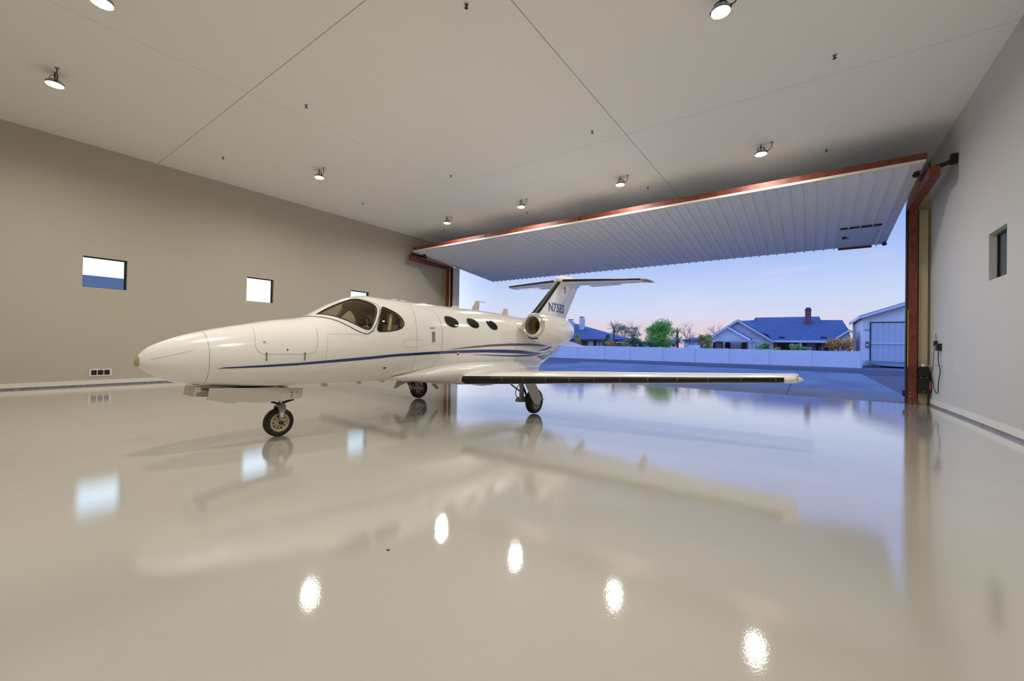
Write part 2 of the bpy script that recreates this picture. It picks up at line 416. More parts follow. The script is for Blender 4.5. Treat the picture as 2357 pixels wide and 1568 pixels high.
# things on the right wall
def wall_plate(name, y, z, w, h, label, cat):
    o = thing(name, (XR, y, z), label, cat)
    MB().box((XR - .012, y - w / 2, z - h / 2), (XR - .001, y + w / 2, z + h / 2)).build('cover_plate', M['pvc'], o)
    MB().box((XR - .016, y - w * .22, z - h * .3), (XR - .012, y + w * .22, z + h * .3)).build('insert', M['base'], o)
    return o
wall_plate('light_switch', 14.62, 1.13, .09, .19, 'white wall plate on the right wall, farther from the door opener', 'switch')
wall_plate('wall_outlet', 15.83, 1.10, .10, .16, 'white wall plate on the right wall beside the hanging cord', 'outlet')
t = thing('power_adapter', (XR, 16.2, 1.58), 'black power adapter on the right wall with a long looping cord', 'adapter')
MB().box((XR - .10, 16.12, 1.50), (XR - .002, 16.30, 1.70)).build('adapter_body', M['black'], t)
MB().tube(curve([(XR - .05, 16.22, 1.50), (XR - .05, 16.22, 1.2), (XR - .05, 16.05, 1.0), (XR - .05, 16.05, .85), (XR - .05, 16.2, .62), (XR - .05, 16.22, .42), (XR - .05, 16.28, .33), (XR - .05, 16.45, .31), (XR - .05, 16.66, .40), (XR - .05, 16.85, .62), (XR - .05, 17.0, .72), (XR - .05, 17.16, .76)]), .011, 8).build('cord', M['cordmat'], t, smooth=40)
t = thing('junction_box', (XR, 16.64, 1.7), 'small dark box with conduit stub on the wall above the opener', 'junction box')
MB().box((XR - .07, 16.57, 1.64), (XR - .002, 16.71, 1.78)).build('box_body', M['darkrust'], t)
MB().tube([(XR - .035, 16.64, 1.78), (XR - .035, 16.64, 1.98)], .014, 8).build('conduit', M['strut'], t, smooth=40)
MB().tube(curve([(XR - .06, 16.64, 1.64), (XR - .065, 16.66, 1.3), (XR - .065, 16.80, .95), (XR - .07, 17.05, .80)]), .007, 6).build('wire', M['cordmat'], t)
t = tag(MB().tube([(XR - .02, 15.95, 1.10), (XR - .02, 16.5, 1.12), (XR - .02, 16.9, 1.10), (2.88, 17.26, 1.045)], .010, 8).build('power_cable', M['pvc'], smooth=40), 'pale cable from the outlet to the top of the opener', 'cable')

# vent on the left wall
t = thing('wall_vent', (XL, 2.9, .4), 'white framed vent with three dark grilles low on the left wall', 'vent')
MB().box((XL + .001, 2.66, .285), (XL + .02, 3.16, .515)).build('vent_frame', M['base'], t)
for k in range(3):
    y0 = 2.705 + k * .145
    g = MB().box((XL + .019, y0, .325), (XL + .024, y0 + .122, .475))
    for q in range(6): g.box((XL + .022, y0, .332 + q * .024), (XL + .028, y0 + .122, .338 + q * .024))
    g.build('grille', M['dark'], t)

# ------------------------------------------------------------------ ceiling lamps and sprinklers
lamp = thing('high_bay_lamp', (-13.6, 1.38, ZC), 'round lit ceiling lamp at far left of the photo', 'ceiling lamp', 'ceiling lamps')
def build_lamp(t, x, y):
    zd = ZC - .255
    MB().lathe((x, y, zd), (0, 0, 1), [(-.002, .133), (-.03, .142), (-.03, .148), (.01, .15), (.03, .145), (.04, .10), (.075, .09), (.08, .03), (.085, .001)], 28, False).build('housing', M['lamp'], t, smooth=35)  # lower rim added to cut sideways light and darken the wall tops
    n = 28
    MB().add([(x + 0.131 * math.cos(2 * PI * k / n), y + 0.131 * math.sin(2 * PI * k / n), zd - .004) for k in range(n)], [tuple(range(n))[::-1]]).build('lens', M['lens'], t, fix=False)
    MB().lathe((x, y, zd - .012), (0, 0, 1), [(0, .001), (0, .014), (.009, .014)], 10).build('centre_screw', M['lamp'], t)
    for s in (-1, 1):
        MB().box((x + s * .15 - .015, y - .015, zd), (x + s * .15 + .015, y + .015, zd + .03)).build('lug', M['dark'], t)
    MB().tube([(x, y, zd + .09), (x + .012, y, zd + .12), (x, y, zd + .15), (x - .012, y, zd + .19), (x, y, ZC)], .012, 8).build('hook', M['cordmat'], t, smooth=40)
    MB().tube(curve([(x + .02, y, zd + .08), (x - .10, y + .03, zd + .13), (x - .06, y + .05, zd + .2), (x + .06, y + .04, zd + .17), (x + .12, y + .02, zd + .07), (x + .20, y + .02, zd + .06), (x + .26, y, zd + .14), (x + .26, y, ZC)]), .009, 8).build('power_cord', M['cordmat'], t, smooth=40)
    for k in range(3):
        a = 2.1 * k + .4
        MB().tube([(x, y, zd + .19), (x + .06 * math.cos(a), y + .06 * math.sin(a), zd + .16), (x + .10 * math.cos(a), y + .10 * math.sin(a), zd + .05)], .005, 6).build('safety_wire', M['cordmat'], t, smooth=40)
    MB().lathe((x + .26, y, ZC), (0, 0, -1), [(0, .045), (.012, .042), (.014, .001)], 12).build('ceiling_plate', M['lamp'], t, smooth=40)
build_lamp(lamp, -13.6, 1.38)
for x, y, lb in ((-9.62, 1.48, 'round lit ceiling lamp cut by the top edge of the photo at left'),
                 (-13.6, 7.46, 'round lit ceiling lamp hanging alone near the left wall'),
                 (-1.24, 7.49, 'round lit ceiling lamp at the top right of the photo, the largest'),
                 (-13.68, 13.66, 'round lit ceiling lamp nearest the left end of the raised door'),
                 (-9.53, 13.68, 'round lit ceiling lamp, second from left in the row before the raised door'),
                 (-5.35, 13.66, 'round lit ceiling lamp, third from left in the row before the raised door'),
                 (-1.17, 13.69, 'round lit ceiling lamp nearest the right end of the raised door')):
    dup(lamp, (x, y, ZC), lb)
for x, lb in ((-5.35, 'left'), (-1.2, 'right')):
    dup(lamp, (x, 1.45, ZC), 'round lit ceiling lamp above the photographer, the %s one of two' % lb)

spr = thing('ceiling_sprinkler', (-15.3, 5.2, ZC), 'small sprinkler head in the left corner of the ceiling, nearest the left wall', 'sprinkler', 'ceiling sprinkler heads')
def build_spr(t, x, y):
    MB().lathe((x, y, ZC), (0, 0, -1), [(0, .038), (.006, .036), (.01, .016)], 14).build('escutcheon', M['lamp'], t, smooth=40)
    MB().lathe((x, y, ZC - .01), (0, 0, -1), [(0, .016), (.02, .016), (.024, .008), (.05, .006), (.052, .034), (.056, .034), (.057, .001)], 12).build('deflector', M['dark'], t, smooth=40)
build_spr(spr, -15.3, 5.2)
cols = ['first from the left wall', 'second from the left wall', 'third from the left wall', 'nearest the right wall']
rows = {5.21: 'in the nearest row', 10.3: 'in the middle row on the ceiling', 15.07: 'in the row along the raised door'}
for y, rl in rows.items():
    for k, x in enumerate((-15.3, -10.18, -4.85, .36)):
        if (y < 6 and k in (0, 3)): continue
        dup(spr, (x, y, ZC), 'sprinkler head %s, %s' % (rl, cols[k]))

for x, y, lb in ((-12.25, 2.43, 'small dark anchor cap in the floor left of the jet nose'), (-2.42, 1.89, 'small dark anchor cap in the open floor in front of the wing')):
    tag(MB().lathe((x, y, floor_z(y)), (0, 0, 1), [(0, .012), (.003, .011), (.004, .006), (.004, .001)], 12).build('floor_anchor', M['dark'], smooth=40), lb, 'floor anchor')
# ------------------------------------------------------------------ the jet
def pchip(tab):
    xs=[t[0] for t in tab]; ys=[t[1] for t in tab]; n=len(xs)
    h=[xs[i+1]-xs[i] for i in range(n-1)]; d=[(ys[i+1]-ys[i])/h[i] for i in range(n-1)]
    m=[0]*n; m[0]=d[0]; m[-1]=d[-1]
    for i in range(1,n-1):
        if d[i-1]*d[i]<=0: m[i]=0
        else:
            w1=2*h[i]+h[i-1]; w2=h[i]+2*h[i-1]; m[i]=(w1+w2)/(w1/d[i-1]+w2/d[i])
    def f(x):
        if x<=xs[0]: return ys[0]
        if x>=xs[-1]: return ys[-1]
        i=0
        while x>xs[i+1]: i+=1
        t=(x-xs[i])/h[i]
        return (2*t**3-3*t*t+1)*ys[i]+(t**3-2*t*t+t)*h[i]*m[i]+(-2*t**3+3*t*t)*ys[i+1]+(t**3-t*t)*h[i]*m[i+1]
    return f
XC = -6.66
ZT=pchip([(1.38,1.175),(1.40,1.245),(1.44,1.305),(1.5,1.365),(1.63,1.44),(1.82,1.52),(2.03,1.585),(2.33,1.66),(2.66,1.73),(3.02,1.80),(3.36,1.855),(3.5,1.90),(3.7,2.02),(3.9,2.13),(4.22,2.26),(4.52,2.325),(4.9,2.315),(6.0,2.305),(8.0,2.29),(9.18,2.24),(9.9,2.20),(11,2.10),(12,1.92),(12.55,1.76)])
ZB=pchip([(1.38,1.165),(1.40,1.14),(1.44,1.10),(1.5,1.055),(1.57,1.01),(1.77,.915),(2.05,.855),(2.35,.82),(2.86,.78),(3.24,.765),(4,.755),(5,.745),(8.4,.745),(9.2,.69),(9.86,.72),(10.6,.95),(11.22,1.16),(11.71,1.43),(12.2,1.56),(12.55,1.68)])
AW=pchip([(1.38,.005),(1.40,.065),(1.44,.11),(1.5,.15),(1.57,.185),(1.77,.265),(2.05,.345),(2.35,.42),(2.86,.52),(3.24,.59),(3.6,.655),(4,.715),(4.5,.765),(5,.80),(8.4,.80),(9.5,.74),(10.5,.58),(11.3,.40),(12,.22),(12.55,.06)])
ZW=pchip([(1.38,1.17),(2.3,1.22),(3,1.28),(4,1.42),(5,1.53),(8.5,1.55),(10,1.6),(12,1.73),(12.55,1.72)])
NT=pchip([(1.38,2.0),(3.2,2.0),(3.8,1.9),(4.6,2.0),(5.2,2.2),(9,2.2),(12.5,2)])
def side(Y,z):
    zt,zb,a,zw=ZT(Y),ZB(Y),AW(Y),ZW(Y)
    if z>=zw: q=(z-zw)/max(zt-zw,1e-6); n=NT(Y)
    else: q=(zw-z)/max(zw-zb,1e-6); n=2.1
    if q>=1: return 0.0
    return a*(1-q**n)**(1/n)
def ring(Y,N):
    zt,zb,a,zw=ZT(Y),ZB(Y),AW(Y),ZW(Y); out=[]
    for i in range(N):
        t=2*math.pi*i/N; c,s=math.cos(t),math.sin(t)
        n=NT(Y) if s>=0 else 2.1
        x=a*abs(c)**(2/n)*(1 if c>=0 else -1); k=abs(s)**(2/n)
        z=zw+(zt-zw)*k if s>=0 else zw-(zw-zb)*k
        out.append((x,z))
    return out

def theta(Y, z):
    zt, zb, zw = ZT(Y), ZB(Y), ZW(Y)
    if z >= zw:
        q = min(max((z - zw) / (zt - zw), 0), 1); return math.asin(q ** (NT(Y) / 2))
    q = min(max((zw - z) / (zw - zb), 0), 1); return -math.asin(q ** (2.1 / 2))

def skin(Y, t, off=0.0):
    """point of the fuselage skin at station Y, angle t (0 = left side, pi/2 = top)"""
    zt, zb, a, zw = ZT(Y), ZB(Y), AW(Y), ZW(Y)
    c, s = math.cos(t), math.sin(t); n = NT(Y) if s >= 0 else 2.1
    x = a * abs(c) ** (2 / n) * (1 if c >= 0 else -1); k = abs(s) ** (2 / n)
    return Vector((XC + x, Y, zw + (zt - zw) * k if s >= 0 else zw - (zw - zb) * k))

def skin_n(Y, t):
    e = 1e-3
    dY = skin(min(Y + e, 12.55), t) - skin(max(Y - e, 1.38), t); dT = skin(Y, t + e) - skin(Y, t - e)
    n = dT.cross(dY)
    if n.length < 1e-12: return Vector((0, -1, 0))
    n.normalize()
    c = Vector((XC, Y, ZW(Y)))
    if n.dot(skin(Y, t) - c) < 0: n = -n
    return n
TS = .8   # metres per radian used to keep the parameter mesh even

def inside(p, poly):
    c = False; n = len(poly)
    for i in range(n):
        (x1, y1), (x2, y2) = poly[i], poly[(i + 1) % n]
        if (y1 > p[1]) != (y2 > p[1]) and p[0] < (x2 - x1) * (p[1] - y1) / (y2 - y1) + x1: c = not c
    return c

def dense(poly, step=.04):
    out = []
    for i in range(len(poly)):
        a, b = poly[i], poly[(i + 1) % len(poly)]
        d = math.hypot(b[0] - a[0], b[1] - a[1]); n = max(1, int(d / step))
        out += [(a[0] + (b[0] - a[0]) * k / n, a[1] + (b[1] - a[1]) * k / n) for k in range(n)]
    return out

def smoothloop(poly, it=2):
    """corner cutting, to round a traced outline"""
    for _ in range(it):
        q = []
        for i in range(len(poly)):
            a, b = poly[i], poly[(i + 1) % len(poly)]
            q += [(a[0] * .75 + b[0] * .25, a[1] * .75 + b[1] * .25), (a[0] * .25 + b[0] * .75, a[1] * .25 + b[1] * .75)]
        poly = q
    return poly

def cdt(outer, holes, pts):
    vs, es = [], []
    for lp in [outer] + holes:
        n0 = len(vs); vs += [Vector(p) for p in lp]; es += [(n0 + i, n0 + (i + 1) % len(lp)) for i in range(len(lp))]
    vs += [Vector(p) for p in pts]
    r = delaunay_2d_cdt(vs, es, [], 0, 1e-6)
    V = [(v.x, v.y) for v in r[0]]; F = []
    for f in r[2]:
        c = (sum(V[i][0] for i in f) / 3, sum(V[i][1] for i in f) / 3)
        if inside(c, outer) and not any(inside(c, h) for h in holes): F.append(list(f))
    return V, F

def skinmesh(name, m, parent, V, F, off, mirror=False, flip=False):
    root = parent
    while root.parent is not None: root = root.parent
    o0 = Vector(root.location); P, Nn = [], []
    for Y, s in V:
        t = s / TS
        if mirror: t = PI - t
        n = skin_n(Y, t); P.append(skin(Y, t) + n * off - o0); Nn.append(n)
    me = bpy.data.meshes.new(name); me.from_pydata([tuple(p) for p in P], [], F)
    # face orientation follows the outward normal
    bm = bmesh.new(); bm.from_mesh(me); bm.normal_update(); bm.verts.ensure_lookup_table()
    for f in bm.faces:
        if f.normal.dot(Nn[f.verts[0].index]) < 0: f.normal_flip()
    bm.to_mesh(me); bm.free()
    me.shade_smooth(); me.normals_split_custom_set_from_vertices([tuple(n) for n in Nn])
    me.materials.append(m)
    o = bpy.data.objects.new(name, me); COL.objects.link(o); o.parent = parent
    return o

def dom(poly, rnd=0):
    q = [(Y, theta(Y, z) * TS) for Y, z in poly]
    return smoothloop(q, rnd) if rnd else q

def fill(poly, step):
    x0, x1 = min(p[0] for p in poly), max(p[0] for p in poly); y0, y1 = min(p[1] for p in poly), max(p[1] for p in poly)
    out = []; y = y0 + step / 2
    while y < y1:
        x = x0 + step / 2
        while x < x1:
            if inside((x, y), poly): out.append((x, y))
            x += step
        y += step
    return out

def patch(name, m, parent, poly, off=.003, rnd=0, step=.05, mirror=False, holes=[]):
    """a marking or pane that follows the skin; poly in (station, height)"""
    q = dense(dom(poly, rnd) if poly and not isinstance(poly, tuple) else list(poly), step)
    V, F = cdt(q, [dense(h, step) for h in holes], [p for p in fill(q, step) if not any(inside(p, h) for h in holes)])
    return skinmesh(name, m, parent, V, F, off, mirror)

def ribbon(mb, pts, w=.004, off=.0025, mirror=False, rnd=0):
    """a thin line drawn along the skin; pts in (station, height)"""
    q = [(Y, theta(Y, z) * TS) for Y, z in pts]
    d = []
    for a, b in zip(q[:-1], q[1:]):
        n = max(1, int(math.hypot(b[0] - a[0], b[1] - a[1]) / .05))
        d += [(a[0] + (b[0] - a[0]) * k / n, a[1] + (b[1] - a[1]) * k / n) for k in range(n)]
    d.append(q[-1]); vs = []
    for i, (Y, s) in enumerate(d):
        t = s / TS; t = PI - t if mirror else t
        p = skin(Y, t); n = skin_n(Y, t)
        Y2, s2 = d[min(i + 1, len(d) - 1)]; Y1, s1 = d[max(i - 1, 0)]
        t2, t1 = s2 / TS, s1 / TS
        if mirror: t2, t1 = PI - t2, PI - t1
        u = (skin(Y2, t2) - skin(Y1, t1)).cross(n)
        u = u.normalized() * w / 2 if u.length > 0 else Vector((0, 0, w / 2))
        vs += [p + n * off - u, p + n * off + u]
    mb.add(vs, [(2 * i, 2 * i + 1, 2 * i + 3, 2 * i + 2) for i in range(len(d) - 1)])

jet = thing('jet_airplane', (XC, 7.5, 0), 'white twin engine business jet with blue stripe parked on the hangar floor', 'airplane')

# outlines traced on the left side: (station, height)
WS = [(3.552, 1.923), (3.672, 2.003), (3.80, 2.075), (3.941, 2.149), (4.092, 2.215), (4.17, 2.233), (4.244, 2.225), (4.321, 2.192), (4.408, 2.143), (4.437, 2.091), (4.41, 2.017), (4.34, 1.897), (4.266, 1.779), (4.203, 1.697), (4.145, 1.689), (4.062, 1.719), (3.952, 1.78), (3.829, 1.846), (3.721, 1.89), (3.627, 1.915), (3.583, 1.922)]
WSF = [(4.236, 2.262), (4.302, 2.232), (4.407, 2.186), (4.484, 2.137), (4.497, 2.071), (4.434, 1.948), (4.342, 1.804), (4.244, 1.665), (4.144, 1.612), (4.056, 1.626), (3.946, 1.677), (3.824, 1.753), (3.69, 1.828), (3.592, 1.86), (3.504, 1.873), (3.43, 1.872)]
SW = [(4.551, 2.088), (4.587, 2.103), (4.667, 2.066), (4.767, 2.012), (4.831, 1.95), (4.869, 1.867), (4.866, 1.807), (4.811, 1.744), (4.711, 1.706), (4.564, 1.677), (4.374, 1.661), (4.335, 1.68), (4.336, 1.725), (4.402, 1.853), (4.474, 1.974)]
CW = [[(5.943, 2.004), (6.013, 2.035), (6.157, 2.028), (6.289, 1.971), (6.313, 1.891), (6.258, 1.829), (6.155, 1.803), (6.011, 1.823), (5.924, 1.885)],
      [(6.612, 2.005), (6.723, 2.036), (6.872, 2.012), (6.972, 1.924), (6.943, 1.851), (6.843, 1.81), (6.684, 1.839), (6.589, 1.919)],
      [(7.297, 2.016), (7.417, 2.038), (7.566, 1.991), (7.629, 1.896), (7.586, 1.819), (7.477, 1.80), (7.326, 1.839), (7.256, 1.939)]]
ws_d, sw_d, cw_d = smoothloop([(Y, min(s, 1.055)) for Y, s in dom(WS)], 1), dom(SW, 2), [dom(c, 2) for c in CW]
def mir(q): return [(Y, PI * TS - s) for Y, s in q][::-1]
holes = [dense(h, .03) for h in ([ws_d, sw_d] + cw_d + [mir(ws_d), mir(sw_d)] + [mir(c) for c in cw_d])]
Ys = [1.38 + i * .006 for i in range(10)] + [1.45, 1.47, 1.5, 1.53, 1.57] + [1.62 + i * .055 for i in range(199)]
Ys = [y for y in Ys if y < 12.54] + [12.55]
s0, s1, NS = -PI / 2 * TS, 1.5 * PI * TS, 92
outer = [(Ys[0], s0)] + [(y, s0) for y in Ys[1:-1]] + [(Ys[-1], s0 + (s1 - s0) * i / NS) for i in range(NS)] + [(Ys[-1], s1)] + [(y, s1) for y in Ys[1:-1]][::-1] + [(Ys[0], s1 - (s1 - s0) * i / NS) for i in range(NS)]
pts = []
for i, y in enumerate(Ys[1:-1]):
    for j in range(1, NS):
        p = (y, s0 + (s1 - s0) * j / NS)
        near = any(min(q[0] for q in h) - .02 < p[0] < max(q[0] for q in h) + .02 and min(q[1] for q in h) - .02 < p[1] < max(q[1] for q in h) + .02 and
                   (inside(p, h) or min((p[0] - q[0]) ** 2 + (p[1] - q[1]) ** 2 for q in h) < .0002) for h in holes)
        if not near: pts.append(p)
V, F = cdt(outer, holes, pts)
fus = skinmesh('fuselage', M['white_paint'], jet, V, F, 0)
FL = [f for f in F if all(3.5 < V[i][0] < 8.4 for i in f)]
lining = skinmesh('cabin_lining', M['cream'], jet, V, FL, -.035)
b = MB()   # bulkheads closing the cabin
for Y in (3.52, 8.38):
    b.add([skin(Y, 2 * PI * k / 40, 0) * .96 + Vector((XC, Y, 1.5)) * .04 for k in range(40)], [tuple(range(40))])
b.build('bulkhead', M['panelgrey'], jet)
MB().box((XC - .42, 3.6, 1.02), (XC + .42, 8.35, 1.06)).build('cabin_floor', M['panelgrey'], jet)

for mr in (False, True):
    def P2(name, m, d, off, hl=[], step=.05):
        q = dense(d, step); V, F = cdt(q, [dense(h, step) for h in hl], [p for p in fill(q, step) if not any(inside(p, h) for h in hl)])
        return skinmesh(name, m, jet, V, F, off, mr)
    P2('windshield_pane', M['tint'], ws_d, -.004)
    P2('side_window', M['tint'], sw_d, -.004)
    for c in cw_d: P2('cabin_window', M['cabin_tint'], c, -.004)
    def grow(d, k):
        cx, cy = sum(p[0] for p in d) / len(d), sum(p[1] for p in d) / len(d)
        out = []
        for i in range(len(d)):
            a, c = d[i - 1], d[(i + 1) % len(d)]; tx, ty = c[0] - a[0], c[1] - a[1]; l = math.hypot(tx, ty) or 1
            nx, ny = ty / l, -tx / l
            if nx * (d[i][0] - cx) + ny * (d[i][1] - cy) < 0: nx, ny = -nx, -ny
            out.append((d[i][0] + nx * k, d[i][1] + ny * k))
        return out
    # dark rubber seals round the panes
    P2('windshield_seal', M['dark'], grow(ws_d, .016), .005, [grow(ws_d, -.006)], .03)
    P2('window_seal', M['dark'], grow(sw_d, .014), .005, [grow(sw_d, -.006)], .03)
    for c in cw_d: P2('window_seal', M['seam'], grow(c, .010), .003, [grow(c, -.004)], .03)
    fr_d = dom(WSF, 1) 
    fr_d = [p for p in fr_d if p[0] > 3.46]
    top = [(3.40 + .85 * i / 14, PI / 2 * TS - .004) for i in range(15)]
    lo = sorted([p for p in dom(WSF)], key=lambda p: 0)
    loop = top + dom(WSF)
    P2('windshield_frame', M['white_paint'], loop, .0035, [grow(ws_d, .010)], .03)
    b = MB(); ribbon(b, WSF, .012, .006, mr); b.build('frame_seam', M['dark'], jet, fix=False)

# rivets on the windshield frame
b = MB()
mid = [((a[0] + c[0]) / 2, (a[1] + c[1]) / 2) for a, c in zip(WSF[5:13], [(4.40, 1.93), (4.30, 1.79), (4.22, 1.68), (4.15, 1.675), (4.06, 1.70), (3.95, 1.76), (3.83, 1.83), (3.72, 1.875)])]
for a, c in zip(mid[:-1], mid[1:]):
    for k in range(4):
        Y, z = a[0] + (c[0] - a[0]) * k / 4, a[1] + (c[1] - a[1]) * k / 4
        t = theta(Y, z); b.lathe(skin(Y, t) + skin_n(Y, t) * .004, skin_n(Y, t), [(0, .005), (.001, .004), (.0012, .0001)], 6)
b.build('frame_rivets', M['seam'], jet)

# nose cap
V, F = cdt([(1.381, s0), (1.381, s1), (1.415, s1), (1.415, s0)], [], [(1.381 + .034 * i / 6, s0 + (s1 - s0) * j / 40) for i in range(7) for j in range(41)])
skinmesh('nose_cap', M['radome_cap'], jet, V, F, .003)

# seams of radome, doors and hatches
b = MB()
for mr in (False, True):
    ribbon(b, [(2.05, ZT(2.05) - .0005), (2.05, 1.22), (2.05, ZB(2.05) + .0005)], .005, mirror=mr)
    ribbon(b, [(2.60, 1.67), (2.565, 1.5), (2.551, 1.389), (2.583, 1.318), (2.644, 1.286), (3.226, 1.283), (3.316, 1.318), (3.351, 1.416), (3.40, 1.70)], .004, mirror=mr)
    ribbon(b, [(4.129, 1.583), (3.521, 1.587), (3.483, 1.397), (3.473, .973)], .003, mirror=mr)
ribbon(b, [(5.25, 2.26), (5.16, 1.95), (5.129, 1.711), (5.14, 1.3), (5.201, .909)], .005)
ribbon(b, [(5.72, 2.24), (5.773, 2.125), (5.79, 1.762), (5.771, 1.329), (5.70, 1.05), (5.55, .93), (5.201, .90)], .005)
ribbon(b, [(4.847, 1.538), (5.272, 1.53), (5.272, 1.397), (4.85, 1.40), (4.847, 1.538)], .003)
ribbon(b, [(1.5, 1.22), (1.9, 1.34)], .003)
ribbon(b, [(1.42, 1.12), (1.9, .93), (2.04, .90)], .003)
ribbon(b, [(8.5, 1.25), (8.5, 1.02), (9.1, 1.02), (9.1, 1.2)], .003)
b.build('panel_seams', M['seam'], jet, fix=False)

# stripes
patch('main_stripe', M['blue'], jet, [(2.126, 1.096), (2.213, 1.112), (2.498, 1.126), (2.892, 1.145), (3.328, 1.172), (3.817, 1.21), (4.382, 1.252), (4.95, 1.288), (5.585, 1.317), (6.305, 1.341), (7.142, 1.354), (7.867, 1.354), (8.711, 1.327), (9.445, 1.274), (9.664, 1.256),
      (9.318, 1.241), (8.758, 1.24), (7.898, 1.272), (7.163, 1.289), (6.322, 1.283), (5.6, 1.267), (4.972, 1.241), (4.394, 1.205), (3.826, 1.165), (3.334, 1.135), (2.896, 1.111), (2.502, 1.099), (2.214, 1.096)], .003, 0, .045)
patch('upper_stripe', M['brown_stripe'], jet, [(5.907, 1.355), (6.293, 1.391), (6.69, 1.426), (7.35, 1.472), (8.099, 1.504), (8.986, 1.514), (10.037, 1.478), (10.06, 1.445), (8.996, 1.454), (8.106, 1.448), (7.357, 1.428), (6.696, 1.393), (6.297, 1.371)], .003, 0, .045)
patch('thin_stripe', M['blue'], jet, [(6.763, 1.25), (7.185, 1.24), (7.926, 1.219), (8.47, 1.213), (9.11, 1.222), (9.706, 1.26), (10.39, 1.321), (10.407, 1.309), (9.732, 1.236), (9.148, 1.18), (8.495, 1.176), (7.943, 1.191), (7.194, 1.222), (6.765, 1.244)], .003, 0, .045)
patch('swoosh', M['blue'], jet, [(9.37, 1.327), (9.717, 1.358), (10.165, 1.43), (10.386, 1.445), (10.454, 1.43), (10.201, 1.382), (9.826, 1.332), (9.374, 1.32)], .003, 0, .045)
patch('tail_swoosh', M['blue'], jet, [(9.459, 1.175), (9.9, 1.20), (10.352, 1.24), (10.65, 1.30), (10.7, 1.2), (10.3, 1.09), (9.927, 1.06)], .003, 0, .045)

# small fittings on the left side
def onskin(Y, z, w, h, d, name, m):
    t = theta(Y, z); p = skin(Y, t); n = skin_n(Y, t); a = Vector((0, 1, 0)); a = (a - n * a.dot(n)).normalized(); c = n.cross(a)
    if c.z < 0: c = -c
    q = [p + a * (sx * w / 2) + c * (sz * h / 2) + n * .001 for sx, sz in ((-1, -1), (1, -1), (1, 1), (-1, 1))]
    return MB().prism(q, n * d).build(name, m, jet)
for Y in (2.68, 3.175):
    o = onskin(Y, 1.24, .022, .10, .004, 'door_latch', M['strut']); 
    t = theta(Y, 1.295); p = skin(Y, t); MB().lathe(p, skin_n(Y, t), [(0, .011), (.006, .011), (.007, .001)], 10).build('latch_pin', M['dark'], o)
t = theta(2.944, 1.348); MB().lathe(skin(2.944, t), skin_n(2.944, t), [(0, .012), (.004, .011), (.005, .001)], 12).build('lock', M['dark'], jet)
onskin(2.67, 1.453, .035, .028, .003, 'static_port', M['strut'])
onskin(4.566, 1.029, .05, .035, .003, 'fuselage_port', M['dark'])
onskin(8.3, 1.40, .035, .014, .003, 'fuselage_port', M['dark']); onskin(8.9, 1.20, .035, .014, .003, 'fuselage_port', M['dark'])
h = onskin(5.545, 1.60, .075, .20, .004, 'door_handle', M['strut'])
t = theta(6.28, 1.26); MB().lathe(skin(6.28, t), skin_n(6.28, t), [(.001, .045), (.004, .043), (.005, .02), (.005, .001)], 18).build('filler_ring', M['pvc'], jet, smooth=40)
MB().lathe(skin(6.28, t), skin_n(6.28, t), [(.003, .022), (.008, .02), (.009, .001)], 14).build('filler_cap', M['dark'], jet)

# roof aerials
def blade(Y0, Y1, Yt0, Yt1, h, w=.02, m='gear_paint'):
    z = ZT((Y0 + Y1) / 2) - .02
    return MB().loft([[(XC - w, Y0, z), (XC + w, Y0, z), (XC + w, Y1, z), (XC - w, Y1, z)], [(XC - w * .5, Yt0, z + h), (XC + w * .5, Yt0, z + h), (XC + w * .5, Yt1, z + h), (XC - w * .5, Yt1, z + h)]]).build('blade_aerial', M[m], jet)
a = blade(7.52, 7.78, 7.68, 7.82, .26)
MB().box((XC - .012, 7.68, ZT(7.7) + .225), (XC + .012, 8.02, ZT(7.7) + .245)).build('aerial_whip', M['gear_paint'], a)
blade(8.72, 8.99, 8.84, 9.0, .20); blade(6.84, 7.06, 6.88, 7.04, .07, .04)
for Y in (5.22, 5.42, 5.97, 9.25):
    MB().lathe((XC, Y, ZT(Y) - .012), (0, 0, 1), [(0, .08), (.022, .07), (.034, .04), (.036, .001)], 20).build('roof_aerial', M['pvc'], jet, smooth=50)
# belly aerials under the nose
for Y in (3.62, 4.25, 4.75):
    MB().loft([[(XC + .2, Y, .80), (XC + .22, Y, .80), (XC + .22, Y + .12, .80), (XC + .2, Y + .12, .80)], [(XC + .2, Y + .06, .735), (XC + .21, Y + .06, .735), (XC + .21, Y + .14, .735), (XC + .2, Y + .14, .735)]]).build('belly_aerial', M['gear_paint'], jet)

